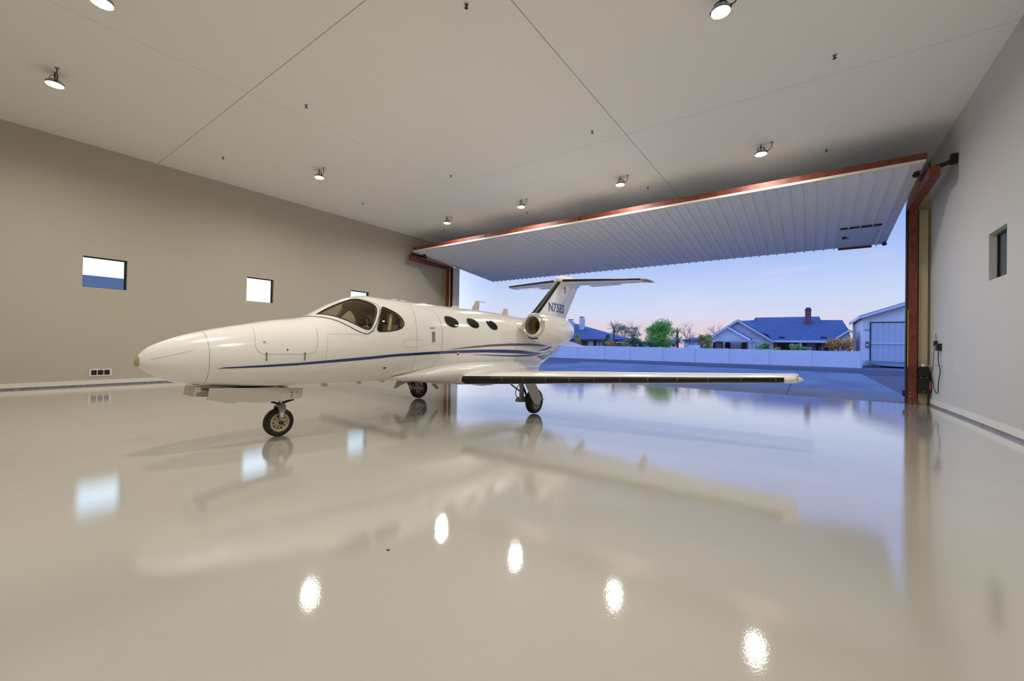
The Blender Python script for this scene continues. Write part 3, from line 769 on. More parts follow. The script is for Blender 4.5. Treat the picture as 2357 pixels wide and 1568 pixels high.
# cockpit: glareshield, panel, yokes, seats
gl = MB().loft([[(XC - .30, 3.62, 1.50), (XC + .30, 3.62, 1.50), (XC + .24, 3.62, 1.78), (XC - .24, 3.62, 1.78)], [(XC - .54, 4.0, 1.45), (XC + .54, 4.0, 1.45), (XC + .44, 4.0, 1.80), (XC - .44, 4.0, 1.80)]]).build('glareshield', M['black'], jet)
MB().box((XC - .56, 4.0, 1.3), (XC + .56, 4.03, 1.76)).build('instrument_panel', M['panelgrey'], jet)
for s in (-1, 1):
    y = MB().tube([(XC + s * .30, 4.02, 1.50), (XC + s * .30, 4.16, 1.52)], .02, 8).tube([(XC + s * .30 - .15, 4.16, 1.60), (XC + s * .30 - .13, 4.16, 1.53), (XC + s * .30, 4.16, 1.50), (XC + s * .30 + .13, 4.16, 1.53), (XC + s * .30 + .15, 4.16, 1.60)], .018, 8)
    y.build('control_yoke', M['black'], jet, smooth=40)
    seat = MB().box((XC + s * .32 - .20, 4.42, 1.18), (XC + s * .32 + .20, 4.85, 1.32)).build('pilot_seat', M['seatmat'], jet)
    MB().loft([[(XC + s * .32 + .21 * math.cos(k * PI / 8), Yc + .06 * math.sin(k * PI / 8), z) for k in range(16)] for Yc, z in ((4.84, 1.2), (4.87, 1.5), (4.91, 1.80))]).build('seat_back', M['seatmat'], seat, smooth=40)
    MB().loft([[(XC + s * .32 + r * math.cos(k * PI / 8), 4.93 + .05 * math.sin(k * PI / 8), z) for k in range(16)] for r, z in ((.07, 1.80), (.12, 1.83), (.135, 1.92), (.12, 2.0), (.06, 2.03))]).build('headrest', M['seatmat'], seat, smooth=50)
MB().tube([(XC + .62, 4.52, 1.35), (XC + .60, 4.66, 1.65), (XC + .52, 4.76, 1.98)], .03, 8).build('door_post_trim', M['cream'], jet, smooth=40)
for Y in (6.1, 7.3):
    for s in (-1, 1):
        MB().box((XC + s * .40 - .22, Y + .1, 1.2), (XC + s * .40 + .22, Y + .6, 1.42)).box((XC + s * .40 - .22, Y + .5, 1.3), (XC + s * .40 + .22, Y + .64, 1.95)).build('cabin_seat', M['seatmat'], jet)
hs = thing('headset', (XC + .48, 4.26, 1.72), 'black pilot headset hanging inside the left windshield of the jet', 'headset')
MB().tube([(XC + .48 + .0, 4.26 + .09 * math.cos(a), 1.80 + .10 * math.sin(a)) for a in [PI * k / 10 for k in range(11)]], .012, 8).build('headband', M['black'], hs, smooth=40)
for s in (-1, 1):
    c = MB().lathe((XC + .48, 4.26 + s * .09 - s * .02, 1.78), (0, s, 0), [(0, .03), (.01, .042), (.04, .042), (.05, .03), (.052, .001)], 16).build('ear_cup', M['black'], hs, smooth=40)
MB().lathe((XC + .49, 4.26, 1.72), (1, 0, 0), [(0, .05), (.03, .045), (.04, .02), (.041, .001)], 16).build('cup_disc', M['steel'], hs, smooth=40)

# registration and small lettering
def text_geo(s, size=1.0, bold=.0, space=1.0):
    c = bpy.data.curves.new('t', 'FONT'); c.body = s; c.size = size; c.offset = bold; c.space_character = space; c.resolution_u = 3
    o = bpy.data.objects.new('t', c); COL.objects.link(o)
    dg = bpy.context.evaluated_depsgraph_get(); dg.update()
    me = bpy.data.meshes.new_from_object(o.evaluated_get(dg))
    bm = bmesh.new(); bm.from_mesh(me); bmesh.ops.triangulate(bm, faces=bm.faces)
    vs = [(v.co.x, v.co.y) for v in bm.verts]; fs = [[v.index for v in f.verts] for f in bm.faces]
    bm.free(); bpy.data.objects.remove(o); bpy.data.curves.remove(c); bpy.data.meshes.remove(me)
    x0, x1 = min(v[0] for v in vs), max(v[0] for v in vs); y0, y1 = min(v[1] for v in vs), max(v[1] for v in vs)
    return [((x - x0) / (x1 - x0), (y - y0) / (y1 - y0)) for x, y in vs], fs
vs, fs = text_geo('EXIT', 1, .02)
b = MB(); b.add([skin(Y, theta(Y, z)) + skin_n(Y, theta(Y, z)) * .003 for Y, z in [(5.475 + u * .115, 1.748 + v * .035) for u, v in vs]], fs)
b.build('exit_lettering', M['dark'], jet, fix=False)

# ------------------------------------------------------------------ flying surfaces
def foil(n=14, t=.14, camber=.02):
    """airfoil outline from trailing edge over the top to the nose and back below; (chord fraction, height fraction)"""
    def yt(x): return 5 * t * (.2969 * math.sqrt(x) - .126 * x - .3516 * x * x + .2843 * x ** 3 - .1036 * x ** 4)
    def yc(x): return camber * 4 * x * (1 - x)
    xs = [(1 - math.cos(PI * i / n)) / 2 for i in range(n + 1)]
    return [(x, yc(x) + yt(x)) for x in xs[::-1]] + [(x, yc(x) - yt(x)) for x in xs[1:-1]]
def lift(name, m, parent, secs, t, camber=.02, part=None, off=0.0, vertical=False, caps=True):
    """secs: (across, leading-edge Y, height, chord, incidence). part: keep only the nose band up to these chord fractions (upper, lower)"""
    prof = foil(22, t, camber)
    rings = []
    for x, ly, z, c, inc in secs:
        ring = []
        for u, v in prof:
            if part:
                if v >= camber * 4 * u * (1 - u) and u > part[0] + 1e-6: continue
                if v < camber * 4 * u * (1 - u) and u > part[1] + 1e-6: continue
            dx, dv = u * c, v * c
            if off:
                g = math.hypot(u - .12, v) or 1; dx += (u - .12) / g * off * (1 if u < .12 else 0); dv += (v / (abs(v) or 1)) * off if u > .002 else 0
            if vertical: ring.append((x + dv, ly + dx, z))
            else: ring.append((x, ly + dx, z + dv - math.tan(inc) * dx))
        rings.append(ring)
    b = MB(); b.loft(rings, caps, closed=not part)
    return b.build(name, m, parent, smooth=35)
def wy(X): return 6.28 + (X + 5.85) * .19
def wz(X): return .74 + (X + 5.85) * .0507
for s in (1, -1):
    ax = lambda X: XC + s * (X - XC)
    secs = [(ax(X), wy(X), wz(X), c, .03) for X, c in ((-6.1, 2.28), (-5.85, 2.16), (-4.5, 1.78), (-2.7, 1.38), (-1.2, 1.13), (-.29, 1.0))]
    w = lift('wing', M['white_paint'], jet, secs, .145)
    lift('deicing_boot', M['boot'], w, [q for q in [(ax(X), wy(X), wz(X), c, .03) for X, c in ((-5.80, 2.145), (-4.5, 1.78), (-2.7, 1.38), (-1.2, 1.13), (-.30, 1.0))]], .145, part=(.045, .10), off=.004, caps=False)
    lift('wing_tip', M['white_paint'], w, [(ax(X), wy(X) + d, wz(X), c, .03) for X, d, c in ((-.289, -.004, 1.004), (-.19, 0, .985), (-.15, .04, .93), (-.13, .12, .80))], .145)
    MB().lathe((ax(-.135), wy(-.13) + .10, wz(-.13) - .002), (s, 0, 0), [(0, .04), (.03, .036), (.06, .022), (.072, .001)], 14).build('position_lamp', M['navlens'], w, smooth=60)
    for X in (-4.05, -2.66):
        c = 2.16 + (X + 5.85) * -.21; y = wy(X) + c - .45; z = wz(X) - .03 - c * .03
        MB().loft([[(ax(X) - .035, y, z), (ax(X) + .035, y, z), (ax(X) + .035, y + .5, z + .0), (ax(X) - .035, y + .5, z + .0)], [(ax(X) - .006, y + .3, z - .14), (ax(X) + .006, y + .3, z - .14), (ax(X) + .006, y + .42, z - .15), (ax(X) - .006, y + .42, z - .15)]]).build('flap_hinge_fairing', M['gear_paint'], w)
    b = MB()
    for k in range(11):   # segment joints of the boot
        X = -4.9 + k * .45; c = 2.16 + (X + 5.85) * -.21
        ring = [(ax(X), wy(X) + u * c - .003, wz(X) + v * c) for u, v in foil(22, .147, .02) if u < .03]
        b.tube([p for p in ring], .004, 5)
    b.build('boot_joints', M['strut'], w)
    # fuel access stripe of light-coloured seal at the root
# fin, rudder, horizontal tail
def fl(z): return 10.2 + (z - 2.4) * 1.26
def ft(z): return 12.24 + (z - 2.33) * .773
fz = [1.85, 2.1, 2.4, 2.8, 3.2, 3.6]
fin = lift('fin', M['white_paint'], jet, [(XC, fl(z), z, ft(z) - fl(z), 0) for z in fz], .095, 0, vertical=True)
lift('fin_boot', M['boot'], fin, [(XC, fl(z), z, ft(z) - fl(z), 0) for z in (2.12, 2.5, 3.0, 3.55)], .095, 0, part=(.17, .17), off=.004, vertical=True, caps=False)
def fin_x(Y, z):
    c = ft(z) - fl(z); u = min(max((Y - fl(z)) / c, 0), 1); t = .095
    return XC + 5 * t * (.2969 * math.sqrt(u) - .126 * u - .3516 * u * u + .2843 * u ** 3 - .1036 * u ** 4) * c
def fin_line(b, pts, w=.012):
    for (Ya, za), (Yb, zb) in zip(pts[:-1], pts[1:]):
        n = 6; L_ = math.hypot(Yb - Ya, zb - za); py, pz = -(zb - za) / L_ * w / 2, (Yb - Ya) / L_ * w / 2
        row = []
        for k in range(n + 1):
            Y, z = Ya + (Yb - Ya) * k / n, za + (zb - za) * k / n
            row += [(fin_x(Y - py, z - pz) + .003, Y - py, z - pz), (fin_x(Y + py, z + pz) + .003, Y + py, z + pz)]
        b.add(row, [(2 * k, 2 * k + 1, 2 * k + 3, 2 * k + 2) for k in range(n)])
b = MB(); fin_line(b, [(11.60, 2.36), (12.05, 2.87), (12.55, 3.40), (12.66, 3.48), (13.08, 3.45)]); b.build('rudder_gap', M['dark'], fin, fix=False)
vs, fs = text_geo('N75ES', 1, .035, 1.14)
b = MB(); b.add([(fin_x(Y, z) + .004, Y, z) for Y, z in [(11.02 + u * 1.08, 2.53 - u * .01 + v * .29) for u, v in vs]], fs)
b.build('registration', M['blue'], fin, fix=False)
b = MB(); b.add([(fin_x(Y, z) + .004, Y, z) for Y, z in ((12.02, 3.33), (12.11, 3.33), (12.11, 3.40), (12.02, 3.40))], [(0, 1, 2, 3)]); fb = b.build('flag_canton', M['blue'], fin, fix=False)
M['flagred'] = mat('flag_red', (150, 70, 74), .4); b = MB()
for k in range(4):
    z = 3.21 + k * .034
    b.add([(fin_x(Y, q) + .004, Y, q) for Y, q in ((12.02, z), (12.19 if k > 2 else 12.17, z), (12.17, z + .016), (12.02, z + .016))], [(0, 1, 2, 3)])
b.build('flag_stripes', M['flagred'], fin, fix=False)
ROLL = -.02
for s in (1, -1):
    hz = lambda u: 3.585 + s * u * ROLL
    hsx = lambda u: XC + s * u
    hsecs = [(hsx(u), 11.72 + (u - .1) * .295, hz(u), 1.42 - (u - .1) * .235, 0) for u in (.0, .1, .9, 1.8, 2.5)]
    hb = lift('horizontal_tail', M['white_paint'], jet, hsecs, .10, 0)
    lift('tail_boot', M['boot'], hb, [(hsx(u), 11.72 + (u - .1) * .295, hz(u), 1.42 - (u - .1) * .235, 0) for u in (.16, .9, 1.8, 2.48)], .10, 0, part=(.05, .07), off=.004, caps=False)
    lift('tail_tip', M['strut'], hb, [(hsx(u), 11.72 + (u - .1) * .295 + d, hz(u), c, 0) for u, d, c in ((2.495, -.002, .862), (2.58, .08, .77), (2.64, .3, .54), (2.65, .45, .38))], .10, 0)
    MB().box((min(hsx(.5), hsx(1.55)), 13.02, hz(1) - .03), (max(hsx(.5), hsx(1.55)), 13.30, hz(1) - .012)).build('elevator_tab', M['white_paint'], hb)
    for u in (1.9, 2.3): MB().tube([(hsx(u), 13.24, hz(u)), (hsx(u), 13.36, hz(u) - .004)], .004, 5).build('static_wick', M['dark'], hb)
def ell(Y0, Y1, c, ry, rz, n=12, p0=.6, p1=1.3):
    rings = []
    for i in range(n + 1):
        u = i / n; Y = Y0 + (Y1 - Y0) * (1 - math.cos(PI * u)) / 2
        k = max(math.sin(PI * u), .02)
        rings.append([(c[0] + ry * k * math.cos(2 * PI * j / 20), Y, c[1] + rz * k * math.sin(2 * PI * j / 20)) for j in range(20)])
    return MB().loft(rings)
ell(11.62, 13.3, (XC, 3.62), .15, .20).build('tail_bullet', M['white_paint'], jet, smooth=60)
MB().lathe((XC, 12.42, 3.80), (0, 0, 1), [(0, .03), (.03, .026), (.045, .001)], 12).build('beacon', M['dark'], jet, smooth=50)

# tail strakes and drain
for s in (1, -1):
    MB().loft([[(XC + s * .20, 10.9, 1.50), (XC + s * .20, 10.9, 1.53), (XC + s * .12, 12.3, 1.62), (XC + s * .12, 12.3, 1.60)], [(XC + s * .72, 12.0, 1.43), (XC + s * .72, 12.0, 1.445), (XC + s * .72, 12.42, 1.45), (XC + s * .72, 12.42, 1.435)]]).build('tail_strake', M['white_paint'], jet)
MB().tube([(-6.25, 10.3, 1.28), (-6.2, 10.34, 1.16)], .022, 8).build('drain_mast', M['gear_paint'], jet, smooth=40)

# belly fairing blending wing and body
tabf = [(4.85, .45, .765, .85), (5.1, .62, .745, .90), (5.4, .755, .715, .97), (5.8, .835, .665, 1.05), (6.3, .865, .605, 1.11), (7.0, .88, .572, 1.14), (8.5, .88, .565, 1.13), (9.1, .80, .60, 1.08), (9.6, .66, .66, 1.0), (10.0, .44, .76, .95)]
fw, fb_, ft_ = pchip([(r[0], r[1]) for r in tabf]), pchip([(r[0], r[2]) for r in tabf]), pchip([(r[0], r[3]) for r in tabf])
rings = []
for i in range(41):
    Y = 4.85 + 5.15 * i / 40; w_, zb_, zt_ = fw(Y), fb_(Y), ft_(Y); zc_ = (zb_ + zt_) / 2 + .03; ring = []
    for j in range(48):
        t = 2 * PI * j / 48; c, s = math.cos(t), math.sin(t); e = 2 / 2.6
        ring.append((XC + w_ * abs(c) ** e * (1 if c >= 0 else -1), Y, zc_ + ((zt_ - zc_) if s >= 0 else (zc_ - zb_)) * abs(s) ** e * (1 if s >= 0 else -1)))
    rings.append(ring)
MB().loft(rings).build('belly_fairing', M['white_paint'], jet, smooth=50)
MB().loft([[(XC + s_ * .5 + dx, Y, z) for dx, z in ((-.13, .60), (.13, .60), (.13, .565 - d), (-.13, .565 - d))] for s_ in (1,) for Y, d in ((7.0, 0), (7.2, .035), (7.6, .045), (7.85, 0))]).build('belly_hatch', M['gear_paint'], jet)

# engines
def nacelle(s):
    cx = XC + s * 1.24
    sec = [(8.42, 1.945, .305), (8.6, 1.915, .352), (8.9, 1.875, .392), (9.2, 1.855, .402), (9.45, 1.85, .392), (9.7, 1.845, .355), (9.9, 1.84, .30), (10.02, 1.84, .262)]
    fz_, fr_ = pchip([(a, b) for a, b, c in sec]), pchip([(a, c) for a, b, c in sec])
    rings = [[(cx + fr_(Y) * math.cos(2 * PI * k / 36), Y, fz_(Y) + fr_(Y) * math.sin(2 * PI * k / 36)) for k in range(36)] for Y in [8.42 + 1.60 * i / 30 for i in range(31)]]
    e = MB().loft(rings, False).build('engine_nacelle', M['white_paint'], jet, smooth=60)
    lip = [(8.60, .20), (8.46, .198), (8.36, .205), (8.305, .222), (8.285, .245), (8.295, .266), (8.33, .284), (8.42, .3055), (8.43, .307)]
    MB().loft([[(cx + r * math.cos(2 * PI * k / 36), Y, 1.945 + r * math.sin(2 * PI * k / 36)) for k in range(36)] for Y, r in lip], False).build('inlet_lip', M['chrome'], e, smooth=60)
    MB().loft([[(cx + r * math.cos(2 * PI * k / 36), Y, 1.945 + r * math.sin(2 * PI * k / 36)) for k in range(36)] for Y, r in ((8.40, .1995), (8.6, .205), (8.95, .21), (9.0, .21))], False).build('inlet_duct', M['duct'], e, smooth=60)
    MB().lathe((cx, 8.97, 1.945), (0, 1, 0), [(0, .21), (.01, .001)], 24).build('fan_backing', M['black'], e)
    MB().lathe((cx, 8.72, 1.945), (0, 1, 0), [(0, .002), (.06, .04), (.14, .065), (.2, .07)], 20).build('fan_spinner', M['dark'], e, smooth=60)
    b = MB()
    for k in range(16):
        a = 2 * PI * k / 16
        def pt(r, da, Y): return (cx + r * math.cos(a + da), Y, 1.945 + r * math.sin(a + da))
        b.add([pt(.06, -.12, 8.82), pt(.06, .18, 8.9), pt(.2, .30, 8.92), pt(.2, .02, 8.80), pt(.06, -.10, 8.825), pt(.06, .20, 8.905), pt(.2, .32, 8.925), pt(.2, .04, 8.805)], [(0, 1, 2, 3), (7, 6, 5, 4), (0, 3, 7, 4), (1, 5, 6, 2), (3, 2, 6, 7), (0, 4, 5, 1)])
    b.build('fan_blades', M['steel'], e)
    MB().lathe((cx, 10.02, 1.84), (0, 1, 0), [(0, .262), (-.05, .245), (-.25, .2), (-.26, .001)], 28).build('exhaust_nozzle', M['dark'], e, smooth=50)
    b = MB()
    for k in range(26):
        a = 2 * PI * k / 26; Y = 8.74; r = fr_(Y) + .001
        b.lathe((cx + r * math.cos(a), Y, fz_(Y) + r * math.sin(a)), (math.cos(a), 0, math.sin(a)), [(0, .008), (.0015, .007), (.002, .001)], 6)
    for k in range(14):
        Y = 8.85 + k * .08; a = .42 - k * .005; a = a if s > 0 else PI - a; r = fr_(Y) + .001
        b.lathe((cx + r * math.cos(a), Y, fz_(Y) + r * math.sin(a)), (math.cos(a), 0, math.sin(a)), [(0, .006), (.0015, .005), (.002, .001)], 6)
    b.build('cowl_fasteners', M['seam'], e)
    sc = MB()
    for k in range(9):
        a = (-2.05 + k * .09); a = a if s > 0 else PI - a
        sc.box((cx + .312 * math.cos(a) - .02, 8.425, 1.94 + .312 * math.sin(a) - .012), (cx + .312 * math.cos(a) + .02, 8.50, 1.94 + .312 * math.sin(a) + .012))
    sc.build('cowl_intake', M['dark'], e)
    p = lift('engine_pylon', M['white_paint'], jet, [(XC + s * q, y0, 1.93, c, 0) for q, y0, c in ((.45, 8.35, 2.1), (.80, 8.45, 1.95), (.95, 8.62, 1.75))], .13, 0)
    MB().box((min(XC + s * .86, XC + s * .92), 8.44, 1.925), (max(XC + s * .86, XC + s * .92), 8.56, 1.965)).build('ram_scoop', M['dark'], p)
for s in (1, -1): nacelle(s)

# ------------------------------------------------------------------ landing gear
def wheel(parent, c, R, w, hub, holes, s=1, brake=False):
    """axle along x; s = the side the hub face looks to"""
    c = Vector(c)
    prof = [(-.30, .60), (-.46, .70), (-.5, .80), (-.47, .90), (-.34, .97), (-.29, .985), (-.27, .972), (-.25, .988), (-.11, 1.0), (-.09, .985), (-.07, 1.0), (.07, 1.0), (.09, .985), (.11, 1.0), (.25, .988), (.27, .972), (.29, .985), (.34, .97), (.47, .90), (.5, .80), (.46, .70), (.30, .60)]
    t = MB().lathe(c, (1, 0, 0), [(a * w, r * R) for a, r in prof], 40).build('tyre', M['rubber'], parent, smooth=35)
    h = MB().lathe(c, (s, 0, 0), [(-.3 * w, .60 * R), (.30 * w, .60 * R), (.40 * w, .66 * R), (.42 * w, .62 * R), (.36 * w, .56 * R), (.24 * w, .50 * R), (.20 * w, .30 * R), (.30 * w, .20 * R), (.34 * w, .12 * R), (.34 * w, .001)], 36).build('wheel_hub', M[hub], parent, smooth=40)
    b = MB()
    for k in range(holes):
        a = 2 * PI * k / holes; r = .42 * R
        b.lathe(c + Vector((s * (.232 * w), r * math.cos(a), r * math.sin(a))), (s, 0, 0), [(-.004, .055 * R), (.006, .055 * R), (.0065, .001)], 10)
    b.build('hub_holes', M['hole'], parent)

# nose gear
ng = MB().tube([(XC, 3.12, .92), (XC, 3.11, .62)], .045, 14).build('nose_gear', M['strut'], jet, smooth=40)
MB().tube([(XC, 3.11, .64), (XC, 3.105, .475)], .031, 14).build('oleo_piston', M['steel'], ng, smooth=40)
cN = (XC, 3.085, .218)
wheel(ng, cN, .218, .125, 'hub', 10, 1)
b = MB()   # fork: a bent strap over the tyre
path = [(-.085, .0, -.02), (-.088, .005, .10), (-.086, .01, .19), (-.066, .02, .245), (0, .024, .262), (.066, .02, .245), (.086, .01, .19), (.088, .005, .10), (.085, .0, -.02)]
half = [.028, .034, .048, .058, .062, .058, .048, .034, .028]
outer_, inner_ = [], []
for (dx, dy, dz_), hw in zip(path, half):
    k = .012
    nrm = Vector((dx, 0, max(dz_ - .16, 0) * 1.1)).normalized() * k
    p = Vector(cN) + Vector((dx, dy, dz_))
    outer_.append([p + nrm + Vector((0, -hw, 0)), p + nrm + Vector((0, hw, 0)), p - nrm + Vector((0, hw, 0)), p - nrm + Vector((0, -hw, 0))])
b.loft(outer_).build('fork', M['strut'], ng, smooth=35)
MB().lathe((XC + .07, cN[1], cN[2]), (1, 0, 0), [(0, .03), (.045, .03), (.05, .018), (.05, .001)], 12).build('axle_nut', M['dark'], ng, smooth=40)
MB().box((XC + .098, cN[1] - .018, cN[2] + .09), (XC + .103, cN[1] + .022, cN[2] + .155)).build('fork_sticker', M['pvc'], ng)
MB().lathe((XC, 3.105, .465), (0, 0, 1), [(0, .05), (.03, .055), (.045, .04)], 14, True).build('fork_collar', M['strut'], ng, smooth=40)
MB().tube([(XC, 3.12, .505), (XC + .02, 3.30, .55), (XC + .02, 3.30, .585), (XC, 3.16, .66)], [.022, .016, .016, .02], 8).build('torque_link', M['dark'], ng, smooth=30)
MB().tube([(XC + .03, 3.10, .50), (XC + .06, 2.95, .545)], .016, 8).build('steering_arm', M['dark'], ng, smooth=30)
b = MB().prism([(XC + .24, 2.09, .835), (XC + .24, 3.33, .745), (XC + .24, 3.315, .585), (XC + .24, 2.65, .575), (XC + .24, 2.62, .59), (XC + .24, 2.42, .62), (XC + .24, 2.40, .60), (XC + .24, 2.19, .64), (XC + .24, 2.18, .655), (XC + .24, 2.07, .68)], (-.018, 0, 0))
gd = b.build('nose_gear_door', M['gear_paint'], jet)
b = MB().prism([(XC - .24, 2.09, .835), (XC - .24, 3.33, .745), (XC - .24, 3.315, .585), (XC - .24, 2.07, .68)], (.018, 0, 0)); b.build('nose_gear_door', M['gear_paint'], jet)
MB().box((XC + .241, 3.20, .665), (XC + .243, 3.29, .715)).build('door_placard', M['pvc'], gd)
b = MB()
for k in range(3): b.box((XC + .2428, 3.212, .674 + k * .013), (XC + .2436, 3.278 - (k % 2) * .012, .679 + k * .013))
b.box((XC + .241, 3.145, .69), (XC + .2425, 3.18, .70)).box((XC + .241, 3.155, .672), (XC + .2425, 3.165, .70))
b.build('placard_lines', M['dark'], gd)
MB().box((XC + .241, 3.152, .61), (XC + .243, 3.165, .655)).build('red_mark', M['capred'], gd)
MB().prism([(XC + .20, 1.95, .855), (XC - .20, 1.95, .855), (XC - .20, 1.93, .73), (XC + .20, 1.93, .73)], (0, .02, 0)).prism([(XC + .16, 1.97, .85), (XC - .1, 1.97, .85), (XC - .1, 1.97, .78), (XC + .16, 1.97, .78)], (0, .05, 0)).build('front_gear_door', M['gear_paint'], jet)
MB().box((XC - .17, 2.1, .79), (XC + .17, 3.30, .80)).build('wheel_well', M['dark'], jet)

def main_gear(s):
    c = Vector((XC + s * 1.84, 7.54, .265)); X = lambda dx: c.x + s * dx
    g = MB().tube([(X(-.17), 7.28, .78), (X(-.17), 7.30, .52), (X(-.17), 7.30, .34)], [.05, .045, .05], 12).build('main_gear', M['strut'], jet, smooth=40)
    wheel(g, c, .265, .16, 'hub', 9, s)
    MB().tube([(X(-.17), 7.27, .31), (X(-.15), 7.40, .275), (X(-.11), 7.54, .265)], .042, 10).build('trailing_arm', M['strut'], g, smooth=40)
    MB().tube([(X(-.17), 7.34, .60), (X(-.16), 7.48, .36)], .026, 10).build('shock_strut', M['steel'], g, smooth=40)
    MB().box((min(X(-.14), X(-.07)), 7.16, .27), (max(X(-.14), X(-.07)), 7.32, .38)).lathe((X(-.23), 7.22, .32), (s, 0, 0), [(0, .04), (.12, .04)], 12, True).lathe((X(-.20), 7.14, .30), (s, 0, 0), [(0, .03), (.10, .03)], 10, True).build('brake_caliper', M['strut'], g, smooth=40)
    MB().tube(curve([(X(-.2), 7.30, .66), (X(-.24), 7.22, .55), (X(-.25), 7.19, .43), (X(-.2), 7.18, .36)]), .008, 6).build('brake_hose', M['cordmat'], g, smooth=40)
    MB().lathe((X(.06), 7.54, .265), (s, 0, 0), [(0, .05), (.03, .05), (.035, .02)], 12, True).build('axle_cap', M['strut'], g)
    MB().tube([(X(-.55), 7.30, .66), (X(-.2), 7.3, .47)], .018, 8).build('side_brace', M['strut'], g, smooth=40)
    d = MB().prism([(X(.10), 6.98, .75), (X(.10), 7.36, .74), (X(.115), 7.62, .40), (X(.115), 7.66, .34), (X(.12), 7.62, .25), (X(.12), 7.54, .20), (X(.12), 7.45, .205), (X(.12), 7.33, .27), (X(.115), 7.26, .36)], (-s * .014, 0, 0)).build('gear_door', M['gear_paint'], jet)
    MB().tube([(X(.11), 7.64, .30), (X(.115), 7.76, .285)], .012, 6).build('door_roller', M['gear_paint'], d)
    if s < 0:
        MB().prism([(-8.4, 6.62, .345), (-8.4, 6.70, .32), (-8.4, 6.86, .40), (-8.4, 7.0, .44), (-8.4, 7.15, .60), (-8.4, 6.84, .64)], (-.02, 0, 0)).build('wheel_door', M['gear_paint'], jet)
        MB().prism([(-7.9, 7.22, .62), (-7.9, 7.42, .60), (-7.9, 7.70, .29), (-7.9, 7.62, .27)], (-.02, 0, 0)).build('wheel_door', M['gear_paint'], jet)
for s in (1, -1): main_gear(s)
# ------------------------------------------------------------------ outdoors: ground
def gpoly(name, m, pts, dzv=0.0, label=None, kind='structure', cat=None):
    b = MB().add([(x, y, ground_z(y) + dzv) for x, y in pts], [tuple(range(len(pts)))])
    o = b.build(name, m, fix=False)
    if o.data.polygons[0].normal.z < 0:
        o.data.flip_normals()
    if kind: o['kind'] = kind
    return o
gpoly('ground', M['gravel'], [(-160, 17.3), (120, 17.3), (120, 260), (-160, 260)], -.03)
b = MB().add([(-160, -60, -.16), (XL - .3, -60, -.16), (XL - .3, 17.3, -.16), (-160, 17.3, -.16)], [(0, 1, 2, 3)]).add([(XR + .3, -60, -.16), (120, -60, -.16), (120, 17.3, -.16), (XR + .3, 17.3, -.16)], [(0, 1, 2, 3)])
struct(b.build('ground_side', M['gravel'], fix=False))
gpoly('apron', M['concrete'], [(-18.3, 17.3), (2.75, 17.3), (3.08, 38.6), (8, 39.2), (8, 40.2), (-60, 43.0), (-60, 41), (-20, 39.6), (-17.9, 36.8), (-18.3, 29)], 0)
gpoly('road', M['asphalt'], [(-60, 42.8), (-20, 41.0), (0, 39.8), (60, 37.4), (60, 52.5), (0, 48.2), (-60, 46.5)], .006)
b = MB()
for x0, y0, x1, y1 in ((-.66, 17.4, -.72, 40.4), (-18.3, 27.6, 2.9, 28.6)):
    d = Vector((x1 - x0, y1 - y0, 0)).normalized(); p = Vector((-d.y, d.x, 0)) * .02
    b.add([Vector((x0, y0, ground_z(y0) + .004)) - p, Vector((x1, y1, ground_z(y1) + .004)) - p, Vector((x1, y1, ground_z(y1) + .004)) + p, Vector((x0, y0, ground_z(y0) + .004)) + p], [(0, 1, 2, 3)])
struct(b.build('trim_7', M['asphalt']))
# open ground beyond, rising a little towards the houses
gpoly('yard_ground', M['gravel'], [(-120, 56), (5, 56.5), (5, 120), (-120, 120)], .02)

# ------------------------------------------------------------------ block fence
def fy(x): return 54.0 + .08 * (x + 10)
def ftop(x): return 1.44 - .0042 * (x + 19)
edges = [-44.5, -40.5, -36.6, -32.6] + [at(px, 820, fy(-19)).x for px in (1281, 1334, 1393, 1450, 1524, 1597, 1675, 1768, 1869, 1989)]
fence = thing('garden_wall', (-12, fy(-12), -.33), 'long pale block wall with pilasters across the road', 'wall')
for i in range(len(edges) - 1):
    x0, x1 = edges[i], edges[i + 1]
    y0, y1 = fy(x0), fy(x1)
    zt0 = ftop((x0 + x1) / 2)
    MB().add([(x0, y0, -.6), (x1, y1, -.6), (x1, y1 + .2, -.6), (x0, y0 + .2, -.6), (x0, y0, zt0), (x1, y1, zt0), (x1, y1 + .2, zt0), (x0, y0 + .2, zt0)],
             [(0, 3, 2, 1), (4, 5, 6, 7), (0, 1, 5, 4), (1, 2, 6, 5), (2, 3, 7, 6), (3, 0, 4, 7)]).build('wall_panel', M['block'], fence)
    xp = x1 - .30 if i < len(edges) - 2 else x1 - .4
    MB().box((xp - .20, fy(x1) - .10, -.6), (xp + .24, fy(x1) + .26, zt0 + .03)).build('pilaster', M['block'], fence)
# taller end piece with a railing (seen above the wall left of the gable house)
p0, p1 = at(1586, 794, 57.5), at(1611, 794, 57.5)
t = tag(MB().box((p0.x, 57.3, -.5), (p1.x, 57.7, p0.z)).build('gate_pier', M['block']), 'pale square pier rising behind the garden wall near the yellow tree', 'pier')
p0, p1 = at(1612, 799, 57.6), at(1640, 802, 57.6)
b = MB().box((p0.x, 57.58, p0.z - .03), (p1.x, 57.62, p0.z + .02))
for k in range(9): b.box((p0.x + (p1.x - p0.x) * k / 8 - .015, 57.585, .3), (p0.x + (p1.x - p0.x) * k / 8 + .015, 57.615, p0.z))
tag(b.build('iron_railing', M['fascia']), 'short dark railing above the garden wall beside the pale pier', 'railing')

